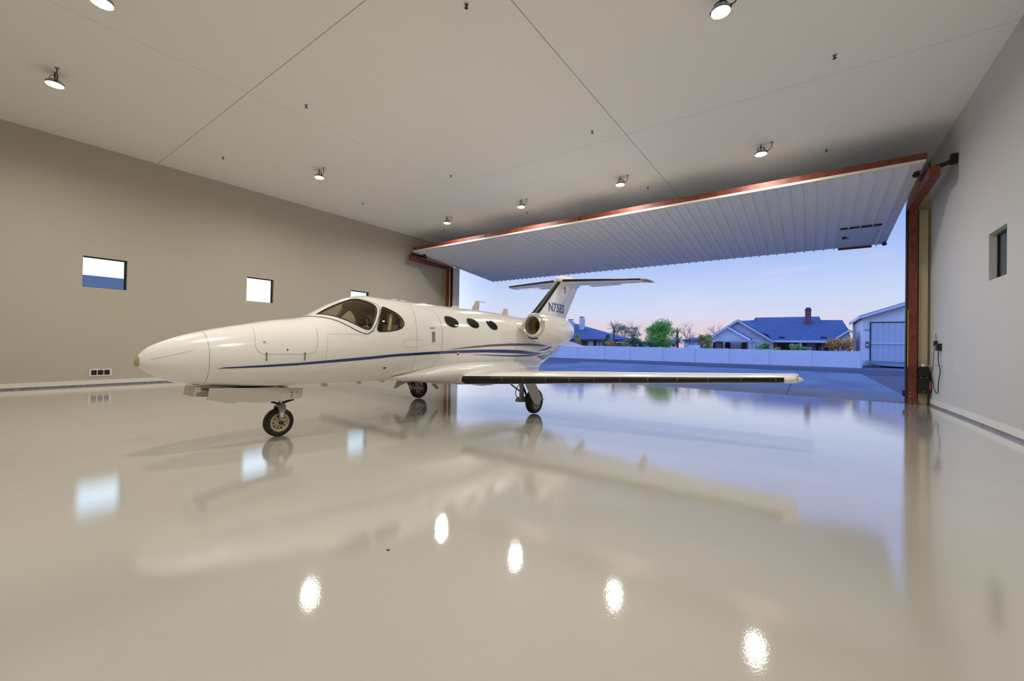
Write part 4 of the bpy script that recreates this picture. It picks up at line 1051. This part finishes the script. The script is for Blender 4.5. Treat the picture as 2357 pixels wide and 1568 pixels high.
# ------------------------------------------------------------------ house helpers
def z4(x, y, Y): return at(1580 + .2291 * x, 660 + .2291 * y, Y)
def z3(x, y, Y): return at(1220 + .1697 * x, 620 + .1697 * y, Y)
def roof_slab(mb, quad, th=.22): mb.prism(quad, (0, 0, -th))
def wallpoly(parent, poly, depth, m, name='wall'):
    return MB().prism(poly, (0, depth, 0)).build(name, m, parent)
def pane(parent, f, x0, y0, x1, y1, Y, frame=.07, mull=0, name='window'):
    a, c = f(x0, y1, Y), f(x1, y0, Y)
    w = MB().box((a.x, Y - .06, a.z), (c.x, Y + .02, a.z + frame)).box((a.x, Y - .06, c.z - frame), (c.x, Y + .02, c.z)).box((a.x, Y - .06, a.z), (a.x + frame, Y + .02, c.z)).box((c.x - frame, Y - .06, a.z), (c.x, Y + .02, c.z))
    for k in range(mull):
        xx = a.x + (c.x - a.x) * (k + 1) / (mull + 1); w.box((xx - frame / 2, Y - .06, a.z), (xx + frame / 2, Y + .02, c.z))
    o = w.build(name, M['fascia'], parent)
    MB().box((a.x + frame / 2, Y - .02, a.z + frame / 2), (c.x - frame / 2, Y - .005, c.z - frame / 2)).build('pane', M['darkglass'], o)
    return o

# gable house behind the wall
H = thing('gable_house', tuple(z4(900, 640, 78).xy) + (-.4,), 'wide pale house with long slate blue gabled roof and brick chimney', 'house')
b = MB()
roof_slab(b, [z4(862, 540, 74), z4(1445, 546, 74), z4(1335, 300, 84), z4(690, 311, 84)])
b.build('main_roof', M['roof'], H)
b = MB(); roof_slab(b, [z4(1335, 335, 82.2), z4(1566, 336, 82.2), z4(1625, 425, 78.5), z4(1475, 546, 74.2), z4(1380, 546, 74.1)]); b.build('side_roof', M['roof'], H)
b = MB(); e0 = z4(1225, 318, 84); roof_slab(b, [z4(690, 311, 84), z4(1335, 300, 84), z4(1400, 520, 95), z4(600, 520, 95)]); b.build('rear_roof', M['roof'], H)
b = MB(); roof_slab(b, [z4(470, 348, 83), z4(700, 335, 83), z4(900, 500, 76), z4(600, 420, 77)]); b.build('valley_roof', M['roof'], H)
def gable(pl, pk, pr, Y, depth, zb, th=.22, over=.5):
    L_, K_, R_ = z4(*pl, Y), z4(*pk, Y), z4(*pr, Y)
    wallpoly(H, [(L_.x + .3, Y + over, zb), (R_.x - .3, Y + over, zb), (R_.x - .3, Y + over, R_.z - .1), (K_.x, Y + over, K_.z - .15), (L_.x + .3, Y + over, L_.z - .1)], depth - over, M['stucco'], 'gable_wall')
    b = MB()
    for A, B in ((L_, K_), (K_, R_)): b.prism([A, B, B + Vector((0, depth, 0)), A + Vector((0, depth, 0))], (0, 0, -.05))
    b.build('gable_roof', M['roof'], H)
    b = MB()
    for A, B in ((L_, K_), (K_, R_)): b.prism([A + Vector((0, -.04, -.06)), B + Vector((0, -.04, -.06)), B + Vector((0, -.04, -.36)), A + Vector((0, -.04, -.36))], (0, .08, 0))
    b.build('barge_board', M['fasciaw'], H)
gable((255, 492), (515, 328), (872, 540), 73.5, 8.5, -.6)
gable((246, 492), (410, 393), (640, 520), 70.5, 3.2, -.6)
gable((1462, 528), (1628, 428), (1672, 446), 72.5, 7, -.6)
# patio: eave beam, posts, recessed wall with glazed doors
a, c = z4(872, 548, 74), z4(1470, 548, 74)
MB().box((a.x, 73.95, a.z - .16), (c.x, 74.1, a.z + .14)).build('eave_gutter', M['fasciaw'], H)
a, c = z4(690, 545, 79), z4(1640, 660, 79)
MB().box((a.x, 78.0, -.6), (c.x, 78.3, a.z + 1.0)).build('patio_wall', M['stucco'], H)
for x0, x1 in ((848, 872), (1134, 1160)):
    a, c = z4(x0, 560, 74.4), z4(x1, 560, 74.4); MB().box((a.x, 74.2, -.6), (c.x, 74.6, a.z + .3)).build('patio_post', M['stucco'], H)
pane(H, z4, 922, 572, 1060, 650, 77.95, .09, 3); pane(H, z4, 1062, 572, 1205, 650, 77.95, .09, 2); pane(H, z4, 1298, 574, 1425, 650, 77.95, .09, 2)
pane(H, z4, 390, 560, 440, 634, 70.9, .06, 1); pane(H, z4, 555, 562, 606, 634, 70.9, .06, 1); pane(H, z4, 268, 560, 290, 634, 70.9, .06, 0)
# pergola in front of the small gable
a, c = z4(282, 546, 68.2), z4(735, 526, 68.2)
MB().box((a.x, 68.0, a.z - .04), (c.x, 70.6, a.z + .10)).build('pergola_beam', M['fasciaw'], H)
for x0, x1 in ((638, 655), (668, 686)):
    p, q = z4(x0, 640, 68.3), z4(x1, 640, 68.3); MB().box((p.x, 68.2, -.6), (q.x, 68.6, a.z)).build('pergola_post', M['stucco'], H)
p, q = z4(290, 552, 68.3), z4(352, 640, 68.3); MB().box((p.x, 68.2, -.6), (q.x, 69.4, p.z)).build('brick_pier', M['brick'], H)
p, q = z4(1192, 240, 81), z4(1253, 345, 81); MB().box((p.x, 80.4, q.z - .6), (q.x, 81.9, p.z)).build('brick_chimney', M['brick'], H)
p2, q2 = z4(1204, 212, 81), z4(1243, 240, 81); MB().loft([[(p.x - .05, 80.35, p.z), (q.x + .05, 80.35, p.z), (q.x + .05, 81.95, p.z), (p.x - .05, 81.95, p.z)], [(p2.x, 80.7, p2.z), (q2.x, 80.7, p2.z), (q2.x, 81.6, p2.z), (p2.x, 81.6, p2.z)]]).build('chimney_cap', M['fascia'], H)
sl = lambda x, y: None
for (x, y, Y) in ((785, 430, 79.2), (955, 436, 78.9), (955, 510, 75.4), (1380, 433, 79.0), (1380, 510, 75.5), (672, 352, 82.5)):
    p = z4(x, y, Y - .4); MB().box((p.x - .36, Y - .5, p.z - .10), (p.x + .36, Y - .1, p.z + .10)).build('roof_vent', M['fascia'], H)

# hip-roofed house on the left, half hidden by the jet's tail
H = thing('hip_roof_house', tuple(z3(800, 1000, 81).xy) + (-.4,), 'pale house with blue hip roof and two white chimneys behind the jet tail', 'house')
b = MB()
roof_slab(b, [z3(120, 940, 78), z3(1015, 952, 78), z3(615, 735, 86), z3(380, 725, 86)])
roof_slab(b, [z3(1015, 952, 78), z3(1360, 945, 92), z3(1000, 862, 92), z3(615, 735, 86)])
b.build('main_roof', M['roof'], H)
b = MB(); roof_slab(b, [z3(1000, 862, 91.5), z3(1365, 946, 91.5), z3(1510, 992, 88), z3(1010, 965, 82)]); b.build('wing_roof', M['roof'], H)
a, c = z3(250, 952, 79), z3(1010, 958, 79); wallpoly(H, [(a.x, 79, -.5), (c.x, 79, -.5), (c.x, 79, a.z), (a.x, 79, a.z)], .3, M['stucco'])
a, c = z3(1000, 990, 84), z3(1490, 1000, 89); wallpoly(H, [(a.x, 86, -.5), (c.x, 89, -.5), (c.x, 89, c.z), (a.x, 86, a.z)], .3, M['stucco'])
a, c = z3(120, 948, 77.9), z3(1015, 960, 77.9); MB().box((a.x, 77.85, a.z - .2), (c.x, 78.05, a.z + .05)).build('eave_gutter', M['fascia'], H)
pane(H, z3, 692, 974, 782, 1035, 78.95, .10, 2); pane(H, z3, 858, 974, 905, 1035, 78.95, .10, 1); pane(H, z3, 985, 980, 1010, 1035, 78.95, .08)
p = z3(940, 965, 78.9); MB().box((p.x - .05, 78.85, -.5), (p.x + .05, 78.95, p.z)).build('downpipe', M['fascia'], H)
for (x0, y0, x1, y1, Y) in ((520, 705, 622, 870, 81), (670, 670, 770, 820, 82.5)):
    p, q = z3(x0, y0, Y), z3((x0 + x1) / 2, y1, Y); w_ = q.x - p.x
    ch = MB().box((p.x, Y, q.z - .5), (q.x, Y + w_ * .9, p.z)).build('chimney', M['stucco'], H)
    b = MB().box((p.x - .05, Y - .05, p.z + .34), (q.x + .05, Y + w_ * .9 + .05, p.z + .42))
    for dx in (0, .45, .9): b.box((p.x + dx * (w_ - .1) / .9 * .9, Y, p.z), (p.x + dx * (w_ - .1) / .9 * .9 + .1 + (.12 if dx == .45 else 0), Y + .1, p.z + .36))
    b.build('chimney_cap', M['fascia'], ch)

# low house between the trees
H = thing('low_house', tuple(z3(1540, 1030, 84).xy) + (-.4,), 'small low pale building glimpsed left of the big green tree', 'house')
p, q = z3(1440, 1003, 84), z3(1640, 1060, 84); MB().box((p.x, 84, -.5), (q.x, 88, p.z)).build('wall', M['stucco'], H)
p2 = z3(1425, 992, 83.8); MB().box((p2.x, 83.6, p.z), (q.x + .2, 88.2, p2.z)).build('roof', M['roof'], H)
pane(H, z3, 1475, 1012, 1535, 1050, 83.97, .08)
H = thing('distant_roof_house', tuple(z4(40, 560, 95).xy) + (-.4,), 'distant grey roofed house behind the bare tree', 'house')
p, q, r_ = z3(2090, 960, 95), z3(2290, 935, 95), z3(2200, 930, 100); 
MB().box((p.x, 95, -.5), (q.x + 2, 100, p.z)).build('wall', M['stucco'], H)
b = MB(); roof_slab(b, [(p.x - .4, 94.6, p.z), (q.x + 2.4, 94.6, p.z), (q.x + 2.4, 99, q.z + .25), (p.x + 1, 99, q.z + .2)]); b.build('roof', M['roof'], H)

# neighbour hangar on the right
H = thing('neighbour_hangar', tuple(z4(1770, 745, 70).xy) + (ground_z(70),), 'white block hangar with tall ribbed metal door at the right', 'hangar')
cn = z4(1770, 296, 70); gx = cn.x; base = z4(1770, 748, 70).z
rr = z4(2330, 135, 70); w1 = 14
wallpoly(H, [(gx, 70, base - .6), (gx + w1, 70, base - .6), (gx + w1, 70, rr.z + .2), (rr.x, 70, rr.z - .05), (gx, 70, cn.z)], .3, M['block'], 'front_wall')
MB().box((gx, 70.3, base - .6), (gx + .3, 85, cn.z - .05)).build('side_wall', M['stucco'], H)
e0 = z4(1735, 292, 69.4); e1 = z4(2360, 105, 69.4)
b = MB().prism([e0, e1, e1 + Vector((0, 16, 0)), e0 + Vector((0, 16, 0))], (0, 0, -.06)); b.build('roof', M['roof'], H)
b = MB().prism([e0 + Vector((0, -.05, -.07)), e1 + Vector((0, -.05, -.07)), e1 + Vector((0, -.05, -.42)), e0 + Vector((0, -.05, -.42))], (0, .1, 0)).box((e0.x - .05, 69.4, e0.z - .42), (e0.x + .06, 85.4, e0.z - .06)); b.build('fascia', M['fasciaw'], H)
a, c = z4(1856, 364, 69.9), z4(2300, 364, 69.9); a2 = z4(1856, 752, 69.9)
b = MB(); x = a.x; k = 0; vs = []
while x < c.x:
    vs += [(x, 69.93 - (.0 if k % 4 in (0, 1) else .06)), ]; x += (.30, .08, .10, .08)[k % 4]; k += 1
for (xa, ya), (xb, yb) in zip(vs[:-1], vs[1:]): b.add([(xa, ya, a2.z), (xb, yb, a2.z), (xb, yb, a.z), (xa, ya, a.z)], [(0, 1, 2, 3)])
hd = b.build('metal_door', M['hangsheet'], H, fix=False)
m_ = z4(1856, 572, 69.9); MB().box((a.x, 69.80, m_.z - .06), (c.x, 69.9, m_.z + .06)).build('door_rail', M['fasciaw'], hd)
MB().box((a.x - .12, 69.86, a2.z), (a.x, 70.0, a.z + .12)).box((a.x, 69.86, a.z), (c.x, 70.0, a.z + .12)).build('door_trim', M['fascia'], hd)
p = z4(1815, 582, 69.9); wl = MB().box((p.x - .12, 69.75, p.z - .35), (p.x + .12, 70, p.z + .35)).build('wall_lamp', M['fascia'], H)
MB().box((p.x - .08, 69.7, p.z - .2), (p.x + .08, 69.76, p.z + .12)).build('lamp_glass', M['pvc'], wl)
p = z4(1822, 434, 69.95); b = MB()
for k in range(4): b.box((p.x - .34 + k * .18, 69.94, p.z - .08), (p.x - .22 + k * .18, 69.99, p.z + .08))
b.build('house_number', M['strut'], H)
for k in range(3): 
    y0 = 76.4 + k * 1.1; p = z4(1718, 495, 78)
    MB().box((gx - .03, y0, p.z - .55), (gx + .01, y0 + .30, p.z + .55)).build('side_window', M['darkglass'], H)
o = MB().add([z4(1790, 742, 69.8), z4(2300, 765, 69.8), z4(2300, 815, 58), z4(1955, 795, 60)], [(0, 1, 2, 3)]).build('driveway', M['concrete']); struct(o)
random.seed(3)
for k in range(9):
    p = at(1580 + .2291 * (1800 + k * 18), 852, 58.5 + 1.5 * (k % 3)); p.z = ground_z(p.y) + .12
    b = MB(); rr_ = random.uniform(.17, .23)
    rings = [[(p.x + rr_ * s_ * math.cos(2 * PI * j / 7 + .3 * i) * random.uniform(.8, 1.15), p.y + rr_ * s_ * math.sin(2 * PI * j / 7 + .3 * i) * random.uniform(.8, 1.15), p.z - .1 + rr_ * h_) for j in range(7)] for i, (s_, h_) in enumerate(((.8, -.4), (1, 0), (.75, .45), (.25, .65)))]
    tag(b.loft(rings).build('boulder', M['asphalt'], smooth=30), 'dark boulder at the foot of the neighbour hangar, %s from the left' % ('first second third fourth fifth sixth seventh eighth last'.split()[k]), 'boulder', 'boulders beside the neighbour hangar')

# adjoining hangar seen through the left windows
o = tag(MB().box((-40, -14, -.3), (-25.2, 8.0, 4.16)).build('metal_building', mat('blue_grey_panel', (178, 174, 168), .5)), 'grey blue building seen through the leftmost window', 'building')

# ------------------------------------------------------------------ trees and shrubs
def leaves(mb, c, r, n, size, rnd, squash=1.0, hollow=.55):
    for _ in range(n):
        while True:
            d = Vector((rnd.uniform(-1, 1), rnd.uniform(-1, 1), rnd.uniform(-1, 1)))
            if hollow < d.length < 1: break
        g_ = rnd.uniform(.75, 1.3); p = Vector(c) + Vector((d.x * r, d.y * r, d.z * r * squash)) * g_
        a = Vector((rnd.gauss(0, 1), rnd.gauss(0, 1), rnd.gauss(0, 1))).normalized(); q = a.orthogonal().normalized()
        s_ = size * rnd.uniform(.6, 1.3)
        k = Vector((a.cross(q)))
        mb.add([p - a * s_, p + q * s_ * .5 + k * s_ * .12, p + a * s_, p - q * s_ * .5 + k * s_ * .12], [(0, 1, 2, 3)])
def branch(mb, p, d, L_, r, depth, rnd, tips, spread=.6):
    n = 3; pts = [p]; q = Vector(p); dd = Vector(d)
    for k in range(n):
        dd = (dd + Vector((rnd.gauss(0, .14), rnd.gauss(0, .14), rnd.gauss(.05, .08)))).normalized(); q = q + dd * L_ / n; pts.append(q.copy())
    mb.tube(pts, [r * (1 - .45 * i / n) for i in range(n + 1)], 5)
    if depth == 0: tips.append(q); return
    for k in range(rnd.choice((2, 3))):
        nd = (dd + Vector((rnd.gauss(0, spread), rnd.gauss(0, spread), rnd.gauss(.1, spread * .6)))).normalized()
        branch(mb, pts[rnd.choice((2, 3))], nd, L_ * rnd.uniform(.6, .82), r * .55, depth - 1, rnd, tips, spread)
def tree(name, label, cat, base, top, width, leaf, n, size, seed, clumps=14, trunk='bark', depth=3, sparse=False, group=None):
    """base, top: points; width: crown width"""
    rnd = random.Random(seed); b0 = Vector(base); hgt = top.z - b0.z
    t = thing(name, tuple(b0), label, cat, group)
    tb = MB(); tips = []
    branch(tb, b0, Vector((0, 0, 1)), hgt * (.38 if leaf else .34), max(.05, hgt * (.022 if leaf else .034)), depth, rnd, tips, .55)
    if not leaf:
        for q in range(2): branch(tb, b0 + Vector((0, 0, hgt * .3)), Vector((rnd.uniform(-.6, .6), rnd.uniform(-.4, .4), .8)).normalized(), hgt * .3, hgt * .02, depth, rnd, tips, .55)
    tb.build('trunk', M[trunk], t, smooth=40)
    if leaf:
        lb = MB(); cz = b0.z + hgt * (.60 if not sparse else .66); rh = hgt * (.40 if not sparse else .34)
        for k in range(clumps):
            a = 2.4 * k + rnd.uniform(-.3, .3); rad = math.sqrt((k + .5) / clumps) * width * .40; zz = rnd.uniform(-1, 1)
            k2 = math.sqrt(max(1 - zz * zz, .15))
            leaves(lb, (b0.x + rad * k2 * math.cos(a), b0.y + rad * k2 * math.sin(a), cz + zz * rh * .72), width * rnd.uniform(.14, .24), n // clumps, size, rnd, .85, .2)
        lb.build('foliage', M['leaf_' + leaf], t, fix=False)
    return t
def shrub(name, label, cat, c, w, h, leaf, n, size, seed, group=None):
    rnd = random.Random(seed); b0 = Vector((c.x, c.y, ground_z(c.y) + .02)); H_ = c.z - b0.z
    t = thing(name, tuple(b0), label, cat, group)
    tb = MB()
    for k in range(7):
        a = 2 * PI * k / 7; tb.tube([b0, b0 + Vector((math.cos(a) * w * .15, math.sin(a) * w * .15, H_ * .5)), b0 + Vector((math.cos(a) * w * .30, math.sin(a) * w * .30, H_ * .84))], [.04, .03, .012], 5)
    tb.build('stems', M['bark'], t)
    lb = MB()
    for k in range(9):
        a = rnd.uniform(0, 2 * PI); rad = math.sqrt(rnd.random()) * w * .33
        leaves(lb, (b0.x + rad * math.cos(a), b0.y + rad * math.sin(a), c.z - h + h * rnd.uniform(.45, .8)), w * .22, n // 9, size, rnd, .9, .1)
    lb.build('foliage', M['leaf_' + leaf], t, fix=False)
    return t
def xz(f, x, y, Y): return f(x, y, Y)
def place_tree(f, x, ytop, Y, wpx, **k):
    top = f(x, ytop, Y); l, r_ = f(x - wpx / 2, ytop, Y), f(x + wpx / 2, ytop, Y)
    return dict(base=(top.x, Y, -.4), top=top, width=(r_ - l).length)
tree('green_tree', 'big bright green leafy tree, the largest above the garden wall', 'tree', **place_tree(z3, 1760, 690, 64, 440), leaf='green', n=9500, size=.12, seed=5, clumps=30)
tree('green_tree', 'small green leafy tree standing at the left foot of the biggest green tree', 'tree', **place_tree(z3, 1420, 850, 60, 150), leaf='dark', n=900, size=.13, seed=6, clumps=9)
tree('grey_green_tree', 'thin grey green tree rising behind the palm', 'tree', **place_tree(z3, 1215, 690, 96, 240), leaf='olive', n=900, size=.15, seed=8, clumps=14, sparse=True, depth=4)
tree('grey_green_tree', 'thin grey green tree between the palm and the biggest green tree', 'tree', **place_tree(z3, 1380, 740, 87, 240), leaf='olive', n=1000, size=.15, seed=9, clumps=14, sparse=True, depth=4)
tree('blue_green_tree', 'small round blue green tree in front of the hip roof', 'tree', **place_tree(z3, 1040, 855, 66, 140), leaf='dark', n=1100, size=.13, seed=12, clumps=9)
tree('yellow_tree', 'small yellow green tree at the left of the hip roof house', 'tree', **place_tree(z3, 640, 870, 62, 120), leaf='yellow', n=500, size=.12, seed=14, clumps=8)
tree('yellow_tree', 'yellow leaved tree beside the gable house left wall', 'tree', **place_tree(z4, 190, 455, 62, 180), leaf='yellow', n=1500, size=.13, seed=15, clumps=12)
tree('bare_tree', 'bare mauve twigged tree right of the biggest green tree', 'tree', **place_tree(z3, 2190, 760, 66, 330), leaf=None, n=0, size=.1, seed=21, trunk='palebark', depth=5)
tree('bare_tree', 'bare tree peeking over the left gable of the wide house', 'tree', **place_tree(z4, 285, 400, 90, 120), leaf=None, n=0, size=.1, seed=22, trunk='palebark', depth=5)
def fronds(name, label, cat, c, base, L_, n, leaf, seed, droop=.5, stiff=False, group=None):
    rnd = random.Random(seed); t = thing(name, tuple(base), label, cat, group); c = Vector(c)
    MB().tube([Vector(base), (Vector(base) + c) / 2, c], [.22, .18, .16], 8).build('trunk', M['bark'], t, smooth=40)
    b = MB()
    for k in range(n):
        a = 2 * PI * k / n + rnd.uniform(-.2, .2); el = rnd.uniform(-.2, 1.2); d = Vector((math.cos(a) * math.cos(el), math.sin(a) * math.cos(el), math.sin(el)))
        pts = []; p = c.copy(); 
        for q in range(7):
            pts.append(p.copy()); p = p + d * L_ / 6; d = (d + Vector((0, 0, -droop * .22))).normalized()
        side = d.cross(Vector((0, 0, 1)))
        side = side.normalized() if side.length > .05 else Vector((1, 0, 0))
        b.tube(pts, [.02, .02, .017, .014, .011, .008, .004], 4)
        if not stiff:
            for q in range(1, 7):
                for e in (0, .5):
                    o_ = pts[q - 1].lerp(pts[q], e); w_ = L_ * .2 * (1 - abs(q - 3) / 6); ax_ = (pts[q] - pts[q - 1]).normalized()
                    for s_ in (-1, 1):
                        tip = o_ + side * s_ * w_ + ax_ * w_ * .6 + Vector((0, 0, -.08)); b.add([o_, o_ + ax_ * .07, tip], [(0, 1, 2)])
    b.build('fronds', M['leaf_' + leaf], t, fix=False)
c = z3(1140, 800, 76); fronds('palm_tree', 'palm tree with spreading grey green fronds behind the hip roof', 'palm', c, (c.x, c.y, -.4), 1.7, 26, 'palm', 31)
c = z3(2000, 930, 57.3); fronds('yucca', 'spiky pale agave like plant right of the biggest green tree', 'plant', c - Vector((0, 0, .5)), (c.x, c.y, -.4), 1.0, 40, 'blue', 32, .35)
c = z3(2000, 850, 71); fronds('palm_tree', 'slender green palm between the biggest green tree and the bare tree', 'palm', c, (c.x, c.y, -.4), .95, 18, 'green', 33)
for f, x, y, Y, w, h, lf, n, s_, lb, cat in (
        (z3, 1920, 920, 59.6, 150, 1.9, 'lime', 700, .11, 'round lime green shrub at the right foot of the biggest green tree', 'shrub'),
        (z3, 1150, 985, 58, 190, .95, 'orange', 520, .10, 'low orange flowering shrub below the hip roof', 'shrub'),
        (z3, 1620, 960, 58, 200, 1.5, 'dark', 700, .12, 'dark green shrub below the biggest green tree', 'shrub'),
        (z3, 1290, 990, 56.6, 90, .8, 'yellow', 260, .09, 'small yellowish shrub right of the orange flowering shrub', 'shrub'),
        (z4, 752, 575, 60, 90, 1.1, 'lime', 420, .10, 'lime shrub under the pergola end of the wide house', 'shrub'),
        (z4, 806, 555, 58.2, 60, 1.3, 'green', 380, .09, 'narrow green shrub beside the lime shrub near the patio', 'shrub'),
        (z4, 905, 608, 60, 70, .6, 'yellow', 220, .08, 'low yellow green shrub before the patio doors', 'shrub'),
        (z4, 1092, 573, 60, 120, 1.2, 'lime', 700, .09, 'round light green shrub in the middle of the patio', 'shrub'),
        (z4, 1172, 590, 58.4, 60, 1.0, 'green', 300, .09, 'small green shrub just right of the round light green shrub', 'shrub'),
        (z4, 1238, 606, 59.8, 60, .7, 'blue', 260, .09, 'grey green low shrub between the patio posts', 'shrub'),
        (z4, 1535, 520, 61.5, 240, 1.9, 'orange', 1500, .11, 'large orange leaved shrub at the right end of the wide house', 'shrub'),
        (z4, 1640, 525, 64.5, 60, 1.7, 'dark', 420, .10, 'dark green upright shrub between the orange shrub and the white hangar', 'shrub')):
    p = f(x, y, Y); l, r_ = f(x - w / 2, y, Y), f(x + w / 2, y, Y)
    shrub('garden_shrub', lb, cat, p, (r_ - l).length * 1.25, h, lf, n, s_, int(x) + 7)
rnd = random.Random(44); p = z4(1375, 590, 58.6); t = thing('bare_shrub', (p.x, 58.6, -.4), 'bare twiggy shrub left of the large orange shrub', 'shrub')
tb = MB(); tips = []
for k in range(5): branch(tb, Vector((p.x, 58.6, .4)), Vector((rnd.uniform(-.7, .7), rnd.uniform(-.5, .5), .9)).normalized(), .7, .03, 3, rnd, tips, .5)
tb.tube([(p.x, 58.6, -.4), (p.x, 58.6, .42)], .05, 6); tb.build('twigs', M['palebark'], t)

# ------------------------------------------------------------------ sky
w = bpy.data.worlds.new('dusk_sky'); S.world = w; w.use_nodes = True
nt = w.node_tree; N = nt.nodes; L = nt.links
tc = N.new('ShaderNodeTexCoord'); sep = N.new('ShaderNodeSeparateXYZ')
L.new(tc.outputs['Generated'], sep.inputs[0])
ramp = N.new('ShaderNodeValToRGB'); el = ramp.color_ramp.elements
stops = [(0.0, (206, 186, 206)), (.025, (230, 206, 212)), (.045, (226, 212, 226)), (.075, (212, 219, 243)), (.12, (198, 214, 248)), (.20, (168, 193, 247)), (.32, (126, 165, 248)), (1.0, (82, 134, 250))]
el[0].position = 0; el[0].color = lin(stops[0][1]); el[1].position = 1; el[1].color = lin(stops[-1][1])
for p_, c_ in stops[1:-1]:
    e = el.new(p_); e.color = lin(c_)
L.new(sep.outputs['Z'], ramp.inputs['Fac'])
# brighter afterglow towards the left of the hangar
mr = N.new('ShaderNodeMapRange'); mr.inputs['From Min'].default_value = .60; mr.inputs['From Max'].default_value = .95; mr.interpolation_type = 'SMOOTHSTEP'
ng_ = N.new('ShaderNodeMath'); ng_.operation = 'MULTIPLY'; ng_.inputs[1].default_value = -1; L.new(sep.outputs['X'], ng_.inputs[0]); L.new(ng_.outputs[0], mr.inputs['Value'])
gz = N.new('ShaderNodeMapRange'); gz.inputs['From Min'].default_value = .55; gz.inputs['From Max'].default_value = .1; L.new(sep.outputs['Z'], gz.inputs['Value'])
gm = N.new('ShaderNodeMath'); gm.operation = 'MULTIPLY'; L.new(mr.outputs[0], gm.inputs[0]); L.new(gz.outputs[0], gm.inputs[1])
mg = N.new('ShaderNodeMix'); mg.data_type = 'RGBA'; mg.inputs[7].default_value = (2.1, 2.4, 2.8, 1)
L.new(gm.outputs[0], mg.inputs[0]); L.new(ramp.outputs[0], mg.inputs[6])
# thin pink streaks of cloud
mp = N.new('ShaderNodeMapping'); mp.inputs['Scale'].default_value = (2.2, 2.2, 15); mp.inputs['Rotation'].default_value = (.10, .12, 0); L.new(tc.outputs['Generated'], mp.inputs[0])
nz = N.new('ShaderNodeTexNoise'); nz.inputs['Scale'].default_value = 1.6; nz.inputs['Detail'].default_value = 6; L.new(mp.outputs[0], nz.inputs['Vector'])
cr = N.new('ShaderNodeMapRange'); cr.inputs['From Min'].default_value = .57; cr.inputs['From Max'].default_value = .80; cr.inputs['To Max'].default_value = .55; L.new(nz.outputs['Fac'], cr.inputs['Value'])
mc = N.new('ShaderNodeMix'); mc.data_type = 'RGBA'; mc.inputs[7].default_value = lin((230, 222, 242))
L.new(cr.outputs[0], mc.inputs[0]); L.new(mg.outputs[2], mc.inputs[6])
bg = N['Background']; bg.inputs['Strength'].default_value = 1.0
up = N.new('ShaderNodeMapRange'); up.inputs['From Min'].default_value = .32; up.inputs['From Max'].default_value = .85; up.inputs['To Min'].default_value = 1.0; up.inputs['To Max'].default_value = 3.7
L.new(sep.outputs['Z'], up.inputs['Value']); L.new(up.outputs[0], bg.inputs['Strength'])
L.new(mc.outputs[2], bg.inputs['Color'])

S.view_settings.view_transform = 'Standard'; S.view_settings.look = 'None'
S.view_settings.exposure = 0.0; S.view_settings.gamma = 1.0; S.view_settings.use_curve_mapping = False
S.cycles.max_bounces = 10; S.cycles.diffuse_bounces = 6; S.cycles.glossy_bounces = 5; S.cycles.transparent_max_bounces = 12
S.cycles.use_denoising = True
S.cycles.sample_clamp_indirect = 8
